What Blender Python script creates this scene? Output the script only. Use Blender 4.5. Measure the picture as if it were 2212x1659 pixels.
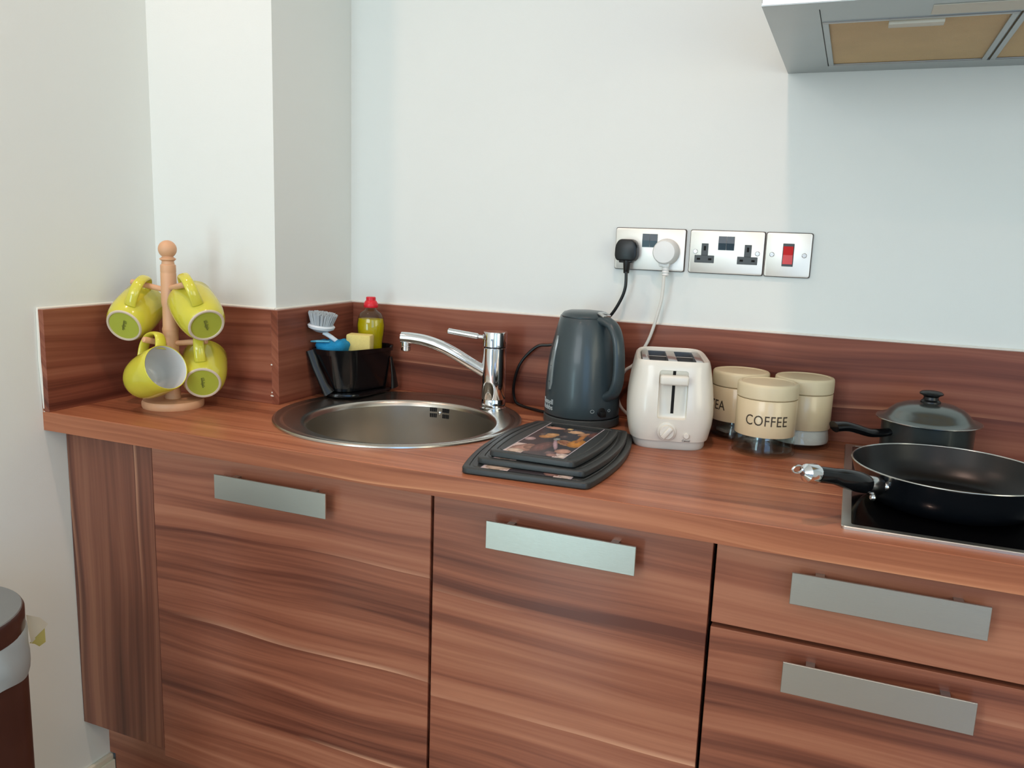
import bpy, bmesh, math, random
from mathutils import Vector, Matrix
random.seed(7)
SC = bpy.context.scene
for _o in list(bpy.data.objects): bpy.data.objects.remove(_o, do_unlink=True)
COL = SC.collection
PI = math.pi

# ------------------------------------------------------------------ camera
cd = bpy.data.cameras.new('camera'); cam = bpy.data.objects.new('camera', cd); COL.objects.link(cam)
cd.sensor_fit = 'HORIZONTAL'; cd.sensor_width = 36.0; cd.lens = 29.004; cd.clip_start = 0.02
_R = ((0.924257, -0.100497, 0.368306), (0.380118, 0.152574, -0.912267), (0.035486, 0.983169, 0.179218))
cam.matrix_world = Matrix.Translation((1.11704, -1.70656, 1.27567)) @ Matrix(_R).to_4x4()
SC.camera = cam

# ------------------------------------------------------------------ view, world
SC.view_settings.view_transform = 'Standard'; SC.view_settings.look = 'None'
SC.view_settings.gamma = 1.0; SC.view_settings.exposure = -0.08; SC.view_settings.use_curve_mapping = False
try:
    SC.cycles.use_denoising = True; SC.cycles.max_bounces = 10; SC.cycles.diffuse_bounces = 5
    SC.cycles.glossy_bounces = 6; SC.cycles.transmission_bounces = 10; SC.cycles.transparent_max_bounces = 12
    SC.cycles.caustics_reflective = False; SC.cycles.caustics_refractive = False; SC.cycles.sample_clamp_indirect = 4.0
except Exception: pass
W = bpy.data.worlds.new('daylight'); SC.world = W; W.use_nodes = True
bg = W.node_tree.nodes['Background']; bg.inputs[0].default_value = (0.62, 0.80, 1.0, 1); bg.inputs[1].default_value = 0.5

# ------------------------------------------------------------------ lights
def area(name, loc, rot, sx, sy, power, col, spread=180, shape='RECTANGLE'):
    l = bpy.data.lights.new(name, 'AREA'); l.shape = shape; l.size = sx; l.size_y = sy; l.energy = power
    l.color = col; l.spread = math.radians(spread)
    o = bpy.data.objects.new(name, l); COL.objects.link(o); o.location = loc; o.rotation_euler = rot
    return o
WIN_Y = -3.3
area('window_daylight', (0.30, WIN_Y + 0.06, 1.8), (PI / 2, 0, 0), 1.2, 0.8, 22, (0.90, 0.96, 1.0))
area('handle_glint_light', (-0.06, WIN_Y + 0.05, 0.62), (PI / 2, 0, 0), 0.42, 1.05, 11.5, (0.60, 0.92, 1.0))  # added light, shaped to put a cyan highlight on the bar handles
area('right_fill_light', (2.93, -1.9, 1.4), (0, PI / 2, 0), 1.2, 1.2, 17.5, (1.0, 0.93, 0.68))  # added fill, tinted and powered to suit the left wall
area('far_fill_light', (2.20, WIN_Y + 0.06, 1.35), (PI / 2, 0, 0), 1.2, 1.5, 16, (0.28, 0.58, 1.0))  # added blue fill, balanced against the wall tones
LAMPS = [(-0.22, -0.82), (0.90, -0.80), (0.35, -1.9), (1.6, -1.9)]
for i, (lx, ly) in enumerate(LAMPS):
    area('downlight_lamp', (lx, ly, 2.375), (0, 0, 0), 0.07, 0.07, (3.0, 4.4, 2.4, 2.4)[i], (1.0, 0.66, 0.52), 150, 'DISK')

# ------------------------------------------------------------------ helpers: materials
def s2l(c): return tuple(((v / 255) / 12.92 if v / 255 <= 0.04045 else (((v / 255) + 0.055) / 1.055) ** 2.4) for v in c) + (1.0,)
def mat(name, col, rough=0.5, metal=0.0, coat=0.0, trans=0.0, ior=1.45, noise=0.0, nscale=40, bump=0.0, bscale=200, stretch=None, spec=0.5, emit=None):
    m = bpy.data.materials.new(name); m.use_nodes = True; nt = m.node_tree; b = nt.nodes['Principled BSDF']
    c = s2l(col); b.inputs['Base Color'].default_value = c; b.inputs['Roughness'].default_value = rough
    b.inputs['Metallic'].default_value = metal; b.inputs['IOR'].default_value = ior
    b.inputs['Coat Weight'].default_value = coat; b.inputs['Coat Roughness'].default_value = 0.08
    b.inputs['Transmission Weight'].default_value = trans; b.inputs['Specular IOR Level'].default_value = spec
    if emit: b.inputs['Emission Color'].default_value = s2l(emit[0]); b.inputs['Emission Strength'].default_value = emit[1]
    tc = nt.nodes.new('ShaderNodeTexCoord'); mp = nt.nodes.new('ShaderNodeMapping'); nt.links.new(tc.outputs['Object'], mp.inputs[0])
    if stretch: mp.inputs['Scale'].default_value = stretch
    nz = nt.nodes.new('ShaderNodeTexNoise'); nz.inputs['Scale'].default_value = nscale; nz.inputs['Detail'].default_value = 4
    nt.links.new(mp.outputs[0], nz.inputs['Vector'])
    mx = nt.nodes.new('ShaderNodeMix'); mx.data_type = 'RGBA'
    k = max(noise, 0.02)
    mx.inputs[6].default_value = tuple(max(0, v * (1 - k)) for v in c[:3]) + (1,)
    mx.inputs[7].default_value = tuple(min(1, v * (1 + k)) for v in c[:3]) + (1,)
    nt.links.new(nz.outputs[0], mx.inputs[0]); nt.links.new(mx.outputs[2], b.inputs['Base Color'])
    if bump:
        n2 = nt.nodes.new('ShaderNodeTexNoise'); n2.inputs['Scale'].default_value = bscale; nt.links.new(mp.outputs[0], n2.inputs['Vector'])
        bp = nt.nodes.new('ShaderNodeBump'); bp.inputs['Strength'].default_value = bump; bp.inputs['Distance'].default_value = 0.002
        nt.links.new(n2.outputs[0], bp.inputs['Height']); nt.links.new(bp.outputs[0], b.inputs['Normal'])
    return m

def wood(name, along, cols, rough=0.3, coat=0.0, line=1.0, seed=0.0, planks=5.5, spec=0.5):
    """laminated walnut: grain runs along one world axis (0 x, 1 y, 2 z)"""
    m = bpy.data.materials.new(name); m.use_nodes = True; nt = m.node_tree; N = nt.nodes; L = nt.links
    b = N['Principled BSDF']; b.inputs['Roughness'].default_value = rough; b.inputs['Coat Weight'].default_value = coat; b.inputs['Coat Roughness'].default_value = 0.12; b.inputs['Specular IOR Level'].default_value = spec
    def math_(op, a, c=None, d=None):
        n = N.new('ShaderNodeMath'); n.operation = op
        for i, v in enumerate((a, c, d)):
            if v is None: continue
            if isinstance(v, (int, float)): n.inputs[i].default_value = v
            else: L.new(v, n.inputs[i])
        return n.outputs[0]
    def vec(x, y, z=0.0):
        n = N.new('ShaderNodeCombineXYZ')
        for i, v in enumerate((x, y, z)):
            if isinstance(v, (int, float)): n.inputs[i].default_value = v
            else: L.new(v, n.inputs[i])
        return n.outputs[0]
    def noise(v, det=3, rg=0.5):
        n = N.new('ShaderNodeTexNoise'); n.inputs['Scale'].default_value = 1; n.inputs['Detail'].default_value = det; n.inputs['Roughness'].default_value = rg
        L.new(v, n.inputs['Vector']); return n.outputs[0]
    geo = N.new('ShaderNodeNewGeometry'); sp = N.new('ShaderNodeSeparateXYZ'); L.new(geo.outputs['Position'], sp.inputs[0])
    oi = N.new('ShaderNodeObjectInfo')
    u = sp.outputs[along]; o = [sp.outputs[i] for i in range(3) if i != along]
    w = math_('ADD', o[0], o[1]); rnd = math_('MULTIPLY_ADD', oi.outputs['Random'], 9.0, seed)
    w = math_('ADD', w, rnd); u = math_('ADD', u, rnd)
    wp = noise(vec(math_('MULTIPLY', u, 1.1), math_('MULTIPLY', w, 3.5)), 2)
    w2 = math_('MULTIPLY_ADD', wp, 0.075, w)
    n1 = noise(vec(math_('MULTIPLY', u, 0.8), math_('MULTIPLY', w2, 24.0), 3.3), 3, 0.55)
    n2 = noise(vec(math_('MULTIPLY', u, 4.0), math_('MULTIPLY', w2, 230.0), 9.1), 3, 0.6)
    n3 = noise(vec(math_('MULTIPLY', u, 1.4), math_('MULTIPLY', w2, 90.0), 5.7), 2, 0.5)
    pl = math_('MULTIPLY', w2, planks); fr = math_('FRACT', pl); fl = math_('FLOOR', pl)
    wn = N.new('ShaderNodeTexWhiteNoise'); wn.noise_dimensions = '1D'; L.new(fl, wn.inputs['W'])
    f = math_('MULTIPLY', n1, 0.84); f = math_('MULTIPLY_ADD', n2, 0.17, f); f = math_('MULTIPLY_ADD', n3, 0.34, f)
    f = math_('MULTIPLY_ADD', wn.outputs['Value'], 0.12, f); f = math_('SUBTRACT', f, 0.24)
    rp = N.new('ShaderNodeValToRGB'); L.new(f, rp.inputs[0]); e = rp.color_ramp.elements
    e[0].position = 0.30; e[0].color = s2l(cols[0]); e[1].position = 0.70; e[1].color = s2l(cols[2])
    k = e.new(0.50); k.color = s2l(cols[1])
    ln = N.new('ShaderNodeMapRange'); L.new(fr, ln.inputs[0]); ln.inputs[1].default_value = 0.0; ln.inputs[2].default_value = 0.05; ln.inputs[3].default_value = 1; ln.inputs[4].default_value = 0
    gt = noise(vec(math_('MULTIPLY', u, 2.2), math_('MULTIPLY', fl, 3.7)), 1)
    gm = N.new('ShaderNodeMapRange'); L.new(gt, gm.inputs[0]); gm.inputs[1].default_value = 0.48; gm.inputs[2].default_value = 0.68
    mk = math_('MULTIPLY', math_('MULTIPLY', ln.outputs[0], gm.outputs[0]), line)
    mx = N.new('ShaderNodeMix'); mx.data_type = 'RGBA'; L.new(mk, mx.inputs[0]); L.new(rp.outputs[0], mx.inputs[6]); mx.inputs[7].default_value = s2l(cols[3])
    L.new(mx.outputs[2], b.inputs['Base Color'])
    bp = N.new('ShaderNodeBump'); bp.inputs['Strength'].default_value = 0.05; bp.inputs['Distance'].default_value = 0.001; L.new(n2, bp.inputs['Height']); L.new(bp.outputs[0], b.inputs['Normal'])
    return m

WD = ((96, 50, 37), (148, 88, 65), (176, 116, 88), (212, 158, 126))
WT = ((124, 68, 46), (164, 101, 71), (188, 124, 90), (230, 168, 122))
WS = ((84, 42, 32), (128, 72, 54), (154, 96, 74), (186, 128, 98))
M = {}
M['wall'] = mat('white_emulsion_paint', (226, 230, 226), 0.75, noise=0.015, nscale=3, bump=0.05, bscale=350)
M['ceil'] = mat('ceiling_paint', (235, 235, 232), 0.9)
M['floor'] = wood('floor_laminate', 0, ((120, 95, 75), (150, 122, 98), (170, 142, 118), (180, 150, 125)), 0.14, 0.6)
M['caulk'] = mat('white_sealant', (232, 230, 220), 0.5)
M['skirt'] = mat('skirting_gloss_paint', (232, 228, 208), 0.35)
M['wood_x'] = wood('walnut_laminate_horizontal', 0, WD, 0.32, 0.25)
M['wood_y'] = wood('walnut_laminate_sideways', 1, WD, 0.32, 0.25)
M['wood_z'] = wood('walnut_laminate_vertical', 2, WD, 0.32, 0.25, planks=7)
M['worktop'] = wood('walnut_worktop', 0, WT, 0.34, 0.0, seed=3.0, planks=9, spec=0.35)
M['splash_x'] = wood('walnut_splashback_along_wall', 0, WS, 0.4, 0.0, planks=7, spec=0.3)
M['splash_y'] = wood('walnut_splashback_side', 1, WS, 0.4, 0.0, planks=7, spec=0.3)
M['filler'] = wood('walnut_filler_vertical', 2, ((78, 42, 32), (122, 72, 54), (150, 98, 74), (184, 132, 102)), 0.35, 0.15, planks=6)
M['carcass'] = mat('dark_chipboard_edge', (52, 26, 18), 0.7)
M['plinthw'] = wood('walnut_plinth', 0, WD, 0.5, 0.0, line=0.3)
M['steel'] = mat('brushed_steel', (204, 203, 196), 0.34, 1.0, noise=0.05, nscale=30, bump=0.05, bscale=60, stretch=(1, 30, 30))
M['sinksteel'] = mat('satin_stainless', (196, 190, 180), 0.27, 1.0, noise=0.12, nscale=9, bump=0.04, bscale=300)
M['handle'] = mat('satin_nickel', (196, 196, 188), 0.36, 1.0, noise=0.03, nscale=50, bump=0.04, bscale=50, stretch=(1, 20, 20))
M['chrome'] = mat('chrome', (235, 236, 238), 0.06, 1.0)
M['chromes'] = mat('satin_chrome', (205, 205, 205), 0.2, 1.0)
M['black'] = mat('black_plastic', (16, 17, 18), 0.35, noise=0.1)
M['blackg'] = mat('black_gloss_plastic', (14, 15, 17), 0.16)
M['boardp'] = mat('charcoal_board_plastic', (42, 45, 45), 0.42, bump=0.08, bscale=500)
M['dark'] = mat('dark_void', (6, 6, 7), 0.8)
M['kettle'] = mat('slate_grey_plastic', (54, 66, 70), 0.34, noise=0.03, nscale=200, bump=0.03, bscale=600, coat=0.15)
M['kettled'] = mat('slate_grey_base', (62, 68, 68), 0.45)
M['gauge'] = mat('clear_grey_gauge', (110, 118, 118), 0.15, coat=0.5)
M['logo'] = mat('pale_grey_print', (190, 200, 200), 0.5)
M['toaster'] = mat('white_toaster_plastic', (222, 219, 208), 0.26, coat=0.25)
M['toaster2'] = mat('white_toaster_lower_plastic', (212, 213, 205), 0.35)
M['white'] = mat('white_plastic', (228, 230, 228), 0.35)
M['cord_w'] = mat('white_flex', (222, 220, 212), 0.5)
M['cream'] = mat('cream_gloss_enamel', (214, 196, 160), 0.3, coat=0.3)
M['creamlid'] = mat('cream_lid_enamel', (212, 198, 164), 0.4)
M['ink'] = mat('dark_brown_ink', (62, 52, 40), 0.6)
M['sugar'] = mat('white_sugar', (246, 242, 234), 0.9, bump=0.4, bscale=900)
M['foil'] = mat('tea_bag_paper', (150, 140, 128), 0.7, noise=0.25, nscale=60)
M['mug'] = mat('lime_yellow_glaze', (205, 198, 66), 0.16, noise=0.03, nscale=60, coat=0.4)
M['mugin'] = mat('white_glaze', (214, 216, 214), 0.2)
M['muggreen'] = mat('lime_green_glaze_base', (170, 178, 66), 0.3, noise=0.04)
M['mugring'] = mat('unglazed_foot_ring', (205, 190, 170), 0.7)
M['stamp'] = mat('grey_stamp_ink', (110, 112, 52), 0.6)
M['beech'] = mat('pale_beech', (214, 166, 128), 0.45, noise=0.06, nscale=20, stretch=(3, 3, 0.6))
M['blue'] = mat('blue_cloth', (28, 140, 190), 0.85, noise=0.18, nscale=70, bump=0.6, bscale=500)
M['bluel'] = mat('pale_blue_cloth_edge', (100, 186, 216), 0.85, noise=0.1, bump=0.5, bscale=500)
M['sponge'] = mat('yellow_sponge', (226, 208, 130), 0.95, noise=0.08, nscale=200, bump=0.5, bscale=700)
M['brushw'] = mat('white_brush_plastic', (220, 230, 236), 0.4)
M['bristle'] = mat('white_bristles', (224, 232, 236), 0.9, bump=0.8, bscale=900, stretch=(8, 8, 1))
M['red'] = mat('red_cap_plastic', (214, 34, 48), 0.35)
M['rocker'] = mat('red_rocker', (206, 34, 36), 0.3)
M['plate'] = mat('brushed_steel_plate', (240, 236, 228), 0.5, 0.85, noise=0.06, nscale=20, bump=0.03, bscale=80)
M['gasket'] = mat('dark_grey_gasket', (70, 62, 58), 0.6)
M['insert'] = mat('grey_socket_insert', (72, 78, 80), 0.45)
M['switch'] = mat('blue_black_switch', (24, 40, 54), 0.25)
M['hob'] = mat('black_ceramic_glass', (6, 6, 7), 0.06, spec=0.6)
M['pan_in'] = mat('non_stick_coating', (9, 10, 12), 0.33, noise=0.1)
M['pan_out'] = mat('blue_black_enamel', (12, 15, 19), 0.22, coat=0.3)
M['rim'] = mat('bare_metal_rim', (190, 190, 186), 0.2, 1.0)
M['sauce'] = mat('dark_grey_enamel', (52, 58, 58), 0.30, 0.4, coat=0.2)
M['lid'] = mat('dark_metallic_lid', (116, 122, 120), 0.22, 0.8)
M['hoodsteel'] = mat('hood_steel', (172, 176, 176), 0.38, 0.9, noise=0.06, nscale=12, bump=0.03, bscale=50)
M['hoodglare'] = mat('hood_front_glare', (244, 246, 246), 0.3)  # white stands in for bright glare on the steel
M['filter'] = mat('tan_filter_mesh', (200, 170, 122), 0.55, 0.25, noise=0.12, nscale=14, bump=0.4, bscale=500)  # even tan tone with slight mottling
M['lampp'] = mat('pale_filter_catch', (206, 204, 190), 0.4)
M['bin'] = mat('dark_brown_bin_enamel', (60, 34, 28), 0.3, coat=0.3, noise=0.1, nscale=6)
M['binlid'] = mat('grey_bin_lid', (132, 136, 136), 0.3, 0.5)
M['bag'] = mat('pale_blue_bin_bag', (178, 194, 200), 0.4, trans=0.15, noise=0.1, nscale=20)
M['bagy'] = mat('yellow_paper', (206, 196, 120), 0.7)
M['bagw'] = mat('cream_paper', (228, 222, 204), 0.7)
M['lamp'] = mat('lamp_glow', (255, 230, 200), 0.5, emit=((255, 214, 160), 12.0))
def glassmat(name, col, refl=0.10):
    """thin clear wall: see-through with a mirror-like sheen that grows towards grazing angles"""
    m = bpy.data.materials.new(name); m.use_nodes = True; nt = m.node_tree; nt.nodes.remove(nt.nodes['Principled BSDF'])
    tr = nt.nodes.new('ShaderNodeBsdfTransparent'); tr.inputs[0].default_value = s2l(col); gl = nt.nodes.new('ShaderNodeBsdfGlossy'); gl.inputs['Roughness'].default_value = 0.03
    lw = nt.nodes.new('ShaderNodeLayerWeight'); lw.inputs[0].default_value = 0.5; pw = nt.nodes.new('ShaderNodeMath'); pw.operation = 'POWER'; pw.inputs[1].default_value = 4.0; nt.links.new(lw.outputs['Facing'], pw.inputs[0]); ad = nt.nodes.new('ShaderNodeMath'); ad.operation = 'MULTIPLY_ADD'; ad.inputs[1].default_value = 0.6; ad.inputs[2].default_value = refl; ad.use_clamp = True
    nt.links.new(pw.outputs[0], ad.inputs[0]); mx = nt.nodes.new('ShaderNodeMixShader'); nt.links.new(ad.outputs[0], mx.inputs[0]); nt.links.new(tr.outputs[0], mx.inputs[1]); nt.links.new(gl.outputs[0], mx.inputs[2])
    nt.links.new(mx.outputs[0], nt.nodes['Material Output'].inputs['Surface']); return m
M['glass'] = glassmat('clear_jar_glass', (250, 252, 251), 0.05)
M['pet'] = glassmat('clear_bottle_plastic', (240, 244, 244), 0.03)
M['liquid'] = mat('yellow_washing_up_liquid', (240, 206, 6), 0.25, trans=0.15, ior=1.33)

# ------------------------------------------------------------------ helpers: meshes
def B(): return bmesh.new()
def bx(bm, lo, hi, bev=0.0, mi=0, seg=2):
    t = bmesh.new(); bmesh.ops.create_cube(t, size=1.0)
    s = [hi[i] - lo[i] for i in range(3)]; c = [(hi[i] + lo[i]) / 2 for i in range(3)]
    for v in t.verts: v.co = Vector((v.co.x * s[0] + c[0], v.co.y * s[1] + c[1], v.co.z * s[2] + c[2]))
    if bev: bmesh.ops.bevel(t, geom=list(t.edges), offset=min(bev, min(abs(x) for x in s) * 0.45), segments=seg, affect='EDGES', profile=0.5)
    merge(bm, t, mi); return bm
def merge(bm, t, mi=0, mtx=None):
    vs = [bm.verts.new(mtx @ v.co if mtx else v.co) for v in t.verts]
    t.verts.index_update()
    for f in t.faces:
        try:
            nf = bm.faces.new([vs[v.index] for v in f.verts]); nf.material_index = mi if mi else f.material_index
        except ValueError: pass
    t.free()
def rings(bm, rs, cap0=True, cap1=True, mi=0):
    """skin a list of closed rings (equal point counts)"""
    vr = [[bm.verts.new(p) for p in r] for r in rs]; n = len(vr[0])
    for a, b in zip(vr, vr[1:]):
        for i in range(n):
            f = bm.faces.new((a[i], a[(i + 1) % n], b[(i + 1) % n], b[i])); f.material_index = mi
    if cap0: bm.faces.new(list(reversed(vr[0]))).material_index = mi
    if cap1: bm.faces.new(vr[-1]).material_index = mi
    return bm
def circ(c, r, z, n=48, ry=None, rot=0): return [Vector((c[0] + r * math.cos(2 * PI * i / n + rot), c[1] + (ry or r) * math.sin(2 * PI * i / n + rot), z)) for i in range(n)]
def lathe(bm, prof, n=48, c=(0, 0), mi=0, closed=False):
    """prof: (r,z) pairs bottom to top; r=0 ends become poles"""
    p = list(prof); 
    vr = []
    for r, z in p:
        if r < 1e-6: vr.append([bm.verts.new((c[0], c[1], z))])
        else: vr.append([bm.verts.new(q) for q in circ(c, r, z, n)])
    for a, b in zip(vr, vr[1:]):
        for i in range(n):
            j = (i + 1) % n
            if len(a) == 1 and len(b) == 1: continue
            if len(a) == 1: f = bm.faces.new((a[0], b[j], b[i]))
            elif len(b) == 1: f = bm.faces.new((a[i], a[j], b[0]))
            else: f = bm.faces.new((a[i], a[j], b[j], b[i]))
            f.material_index = mi
    return bm
def smooth_path(pts, k=8):
    P = [Vector(p) for p in pts]; out = []
    for i in range(len(P) - 1):
        p0 = P[max(i - 1, 0)]; p1 = P[i]; p2 = P[i + 1]; p3 = P[min(i + 2, len(P) - 1)]
        for j in range(k):
            t = j / k; out.append(0.5 * ((2 * p1) + (-p0 + p2) * t + (2 * p0 - 5 * p1 + 4 * p2 - p3) * t * t + (-p0 + 3 * p1 - 3 * p2 + p3) * t ** 3))
    out.append(P[-1]); return out
def tube(bm, pts, r, n=12, flat=1.0, up=None, mi=0):
    """tube along points, r a number or a list, flat squeezes along the frame's second axis"""
    P = [Vector(p) for p in pts]; m = len(P); rr = r if isinstance(r, (list, tuple)) else [r] * m
    T = []
    for i in range(m):
        a = P[max(i - 1, 0)]; b = P[min(i + 1, m - 1)]; T.append((b - a).normalized())
    x = Vector(up) if up else (Vector((0, 0, 1)) if abs(T[0].z) < 0.9 else Vector((1, 0, 0)))
    x = (x - T[0] * x.dot(T[0])).normalized(); R = []
    for i in range(m):
        x = (x - T[i] * x.dot(T[i])).normalized(); y = T[i].cross(x)
        R.append([P[i] + x * (rr[i] * flat * math.cos(2 * PI * j / n)) + y * (rr[i] * math.sin(2 * PI * j / n)) for j in range(n)])
    return rings(bm, R, mi=mi)
def rpoly(pts, rad, k=5):
    """rounded polygon (2D)"""
    out = []; n = len(pts)
    for i in range(n):
        p = Vector(pts[i]); a = (Vector(pts[i - 1]) - p); b = (Vector(pts[(i + 1) % n]) - p); ra = min(rad, a.length * .45, b.length * .45)
        A = p + a.normalized() * ra; Bq = p + b.normalized() * ra
        for j in range(k + 1):
            t = j / k; out.append((1 - t) ** 2 * A + 2 * t * (1 - t) * p + t * t * Bq)
    return out
def ring2(pts, z): return [Vector((p[0], p[1], z)) for p in pts]
def prism(bm, pts, z0, z1, bev=0.0, mi=0):
    c = sum((Vector(p) for p in pts), Vector((0, 0))) / len(pts)
    def sh(d): return [Vector(p) + (c - Vector(p)).normalized() * d for p in pts]
    if bev: rs = [ring2(sh(bev), z0), ring2(pts, z0 + bev), ring2(pts, z1 - bev), ring2(sh(bev * 0.3), z1 - bev * 0.3), ring2(sh(bev), z1)]
    else: rs = [ring2(pts, z0), ring2(pts, z1)]
    return rings(bm, rs, mi=mi)
def xf(bm, mtx):
    for v in bm.verts: v.co = mtx @ v.co
    return bm
def obj(name, bm, m, parent=None, sharp=0.6, label=None):
    bmesh.ops.recalc_face_normals(bm, faces=bm.faces)
    me = bpy.data.meshes.new(name); bm.to_mesh(me); bm.free()
    for mm in (m if isinstance(m, (list, tuple)) else [m]): me.materials.append(mm)
    me.shade_smooth(); me.set_sharp_from_angle(angle=sharp)
    o = bpy.data.objects.new(name, me); COL.objects.link(o)
    if parent: o.parent = parent
    if label: o['label'] = label
    return o
def tag(o, label, cat, group=None):
    o['label'] = label; o['category'] = cat
    if group: o['group'] = group
    return o
def thing(name, label, cat, loc=(0, 0, 0), rotz=0, group=None):
    o = bpy.data.objects.new(name, None); o.empty_display_size = 0.05; COL.objects.link(o)
    o.location = loc; o.rotation_euler = (0, 0, rotz); return tag(o, label, cat, group)
def struct(name, bm, m, parent=None):
    o = obj(name, bm, m, parent); 
    if not parent: o['kind'] = 'structure'
    return o
def origin(o, p):
    """move a mesh thing's origin to p"""
    o.data.transform(Matrix.Translation(-Vector(p))); o.location = p; return o
def cut(o, cbm, mi=None):
    """boolean difference, applied"""
    bmesh.ops.recalc_face_normals(cbm, faces=cbm.faces)
    me = bpy.data.meshes.new('tmp'); cbm.to_mesh(me); cbm.free(); c = bpy.data.objects.new('tmp', me); COL.objects.link(c)
    if mi: 
        for mm in o.data.materials: me.materials.append(mm)
    c.parent = o.parent
    md = o.modifiers.new('b', 'BOOLEAN'); md.operation = 'DIFFERENCE'; md.solver = 'EXACT'; md.object = c
    bpy.context.view_layer.update()
    dg = bpy.context.evaluated_depsgraph_get(); nm = bpy.data.meshes.new_from_object(o.evaluated_get(dg))
    o.modifiers.clear(); old = o.data; o.data = nm; nm.name = old.name; nm.shade_smooth(); nm.set_sharp_from_angle(angle=0.6)
    bpy.data.objects.remove(c, do_unlink=True); return o
def text_bm(s, size, depth=0.0004, align='CENTER', spacing=1.0):
    cu = bpy.data.curves.new('t', 'FONT'); cu.body = s; cu.size = size; cu.extrude = depth; cu.align_x = align; cu.align_y = 'CENTER'; cu.space_character = spacing; cu.resolution_u = 3
    o = bpy.data.objects.new('t', cu); COL.objects.link(o); bpy.context.view_layer.update()
    me = bpy.data.meshes.new_from_object(o.evaluated_get(bpy.context.evaluated_depsgraph_get()))
    bm = B(); bm.from_mesh(me); bmesh.ops.remove_doubles(bm, verts=bm.verts, dist=1e-6)
    bmesh.ops.triangulate(bm, faces=bm.faces)
    bpy.data.objects.remove(o, do_unlink=True); return bm
def wrap(bm, r, ang, z, tilt=0.0):
    """wrap an upright text lying in xy around a vertical cylinder of radius r, centred at angle ang"""
    es = [e for e in bm.edges if e.calc_length() > 0.004]
    if es: bmesh.ops.subdivide_edges(bm, edges=es, cuts=1)
    for v in bm.verts:
        x, y, d = v.co; a = ang + x / r; rr = r + d - y * tilt
        v.co = Vector((rr * math.cos(a), rr * math.sin(a), z + y))
    return bm

XL = -0.3261; CC = -0.2839; SPT = 0.0177; TOP = 0.9; SH = 0.2004; TH = 0.0377; WF = -0.587; DF = -0.5393; XR = 2.1

# ------------------------------------------------------------------ the room
b = B(); bx(b, (XL, 0, 0), (3.0, 0.12, 2.4)); struct('wall_back', b, M['wall'])
b = B(); bx(b, (XL - 0.12, WIN_Y - .12, 0), (XL, 0.12, 2.4)); struct('wall_left', b, M['wall'])
b = B(); bx(b, (XL, CC, 0), (0, 0, 2.4)); struct('wall_corner', b, M['wall'])
b = B()
bx(b, (3.0, WIN_Y - .12, 0), (3.12, 0.12, 0.75)); bx(b, (3.0, WIN_Y - .12, 2.05), (3.12, 0.12, 2.4)); bx(b, (3.0, WIN_Y - .12, 0.75), (3.12, -2.55, 2.05)); bx(b, (3.0, -1.25, 0.75), (3.12, 0.12, 2.05))
struct('wall_right', b, M['wall'])
b = B()
bx(b, (1.0, WIN_Y - .12, 0), (1.6, WIN_Y, 2.4)); bx(b, (2.8, WIN_Y - .12, 0), (3.0, WIN_Y, 2.4)); bx(b, (1.6, WIN_Y - .12, 0), (2.8, WIN_Y, 0.6)); bx(b, (1.6, WIN_Y - .12, 2.1), (2.8, WIN_Y, 2.4)); bx(b, (XL, WIN_Y - .12, 2.2), (1.0, WIN_Y, 2.4)); bx(b, (XL, WIN_Y - .12, 0.0), (1.0, WIN_Y, 0.05))
struct('wall_front', b, M['wall'])
b = B(); bx(b, (XL - .12, WIN_Y - .12, -0.1), (3.12, 0.12, 0)); struct('floor', b, M['floor'])
b = B(); bx(b, (XL - .12, WIN_Y - .12, 2.4), (3.12, 0.12, 2.5)); struct('ceiling', b, M['ceil'])
def window(name, lo, hi, ax):
    b = B(); t = 0.05
    if ax == 'y':
        x0, z0, x1, z1, y = lo[0], lo[1], hi[0], hi[1], WIN_Y - 0.06
        bx(b, (x0, y - .03, z0), (x0 + t, y + .03, z1)); bx(b, (x1 - t, y - .03, z0), (x1, y + .03, z1)); xm = (x0 + x1) / 2
        bx(b, (xm - t / 2, y - .03, z0 + t), (xm + t / 2, y + .03, z1 - t)); bx(b, (x0 + t, y - .03, z0), (x1 - t, y + .03, z0 + t)); bx(b, (x0 + t, y - .03, z1 - t), (x1 - t, y + .03, z1))
    else:
        y0, z0, y1, z1, x = lo[0], lo[1], hi[0], hi[1], 3.06
        bx(b, (x - .03, y0, z0), (x + .03, y0 + t, z1)); bx(b, (x - .03, y1 - t, z0), (x + .03, y1, z1))
        bx(b, (x - .03, y0 + t, z0), (x + .03, y1 - t, z0 + t)); bx(b, (x - .03, y0 + t, z1 - t), (x + .03, y1 - t, z1))
    return struct(name, b, M['white'])
window('window_1', (XL, 0.05), (1.0, 2.2), 'y'); window('added_window_3', (1.6, 0.6), (2.8, 2.1), 'y'); window('added_window_2', (-2.55, 0.75), (-1.25, 2.05), 'x')  # the last two are unseen, added around the fill lights
b = B(); bx(b, (XL, WIN_Y, 0), (XL + 0.015, -0.478, 0.078)); bx(b, (XL, WIN_Y, 0.078), (XL + 0.011, -0.478, 0.092), 0.003); struct('baseboard_left', b, M['skirt'])
def bead(name, pts): 
    b = B(); tube(b, pts, 0.0028, 6); struct(name, b, M['caulk'])
bead('trim_1', [(XL + .004, WF + .004, TOP - TH), (XL + .003, WF - .001, TOP + SH / 2), (XL + .003, WF + .001, TOP + SH)])
bead('trim_2', [(XL + .003, WF, TOP + SH + .001), (XL + .003, CC - .003, TOP + SH + .001)])
bead('trim_3', [(XL, CC - .003, TOP + SH + .001), (0.0, CC - .003, TOP + SH + .001)])
bead('trim_4', [(0.003, CC - .004, TOP + SH + .001), (0.003, -.003, TOP + SH + .001)])
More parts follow.
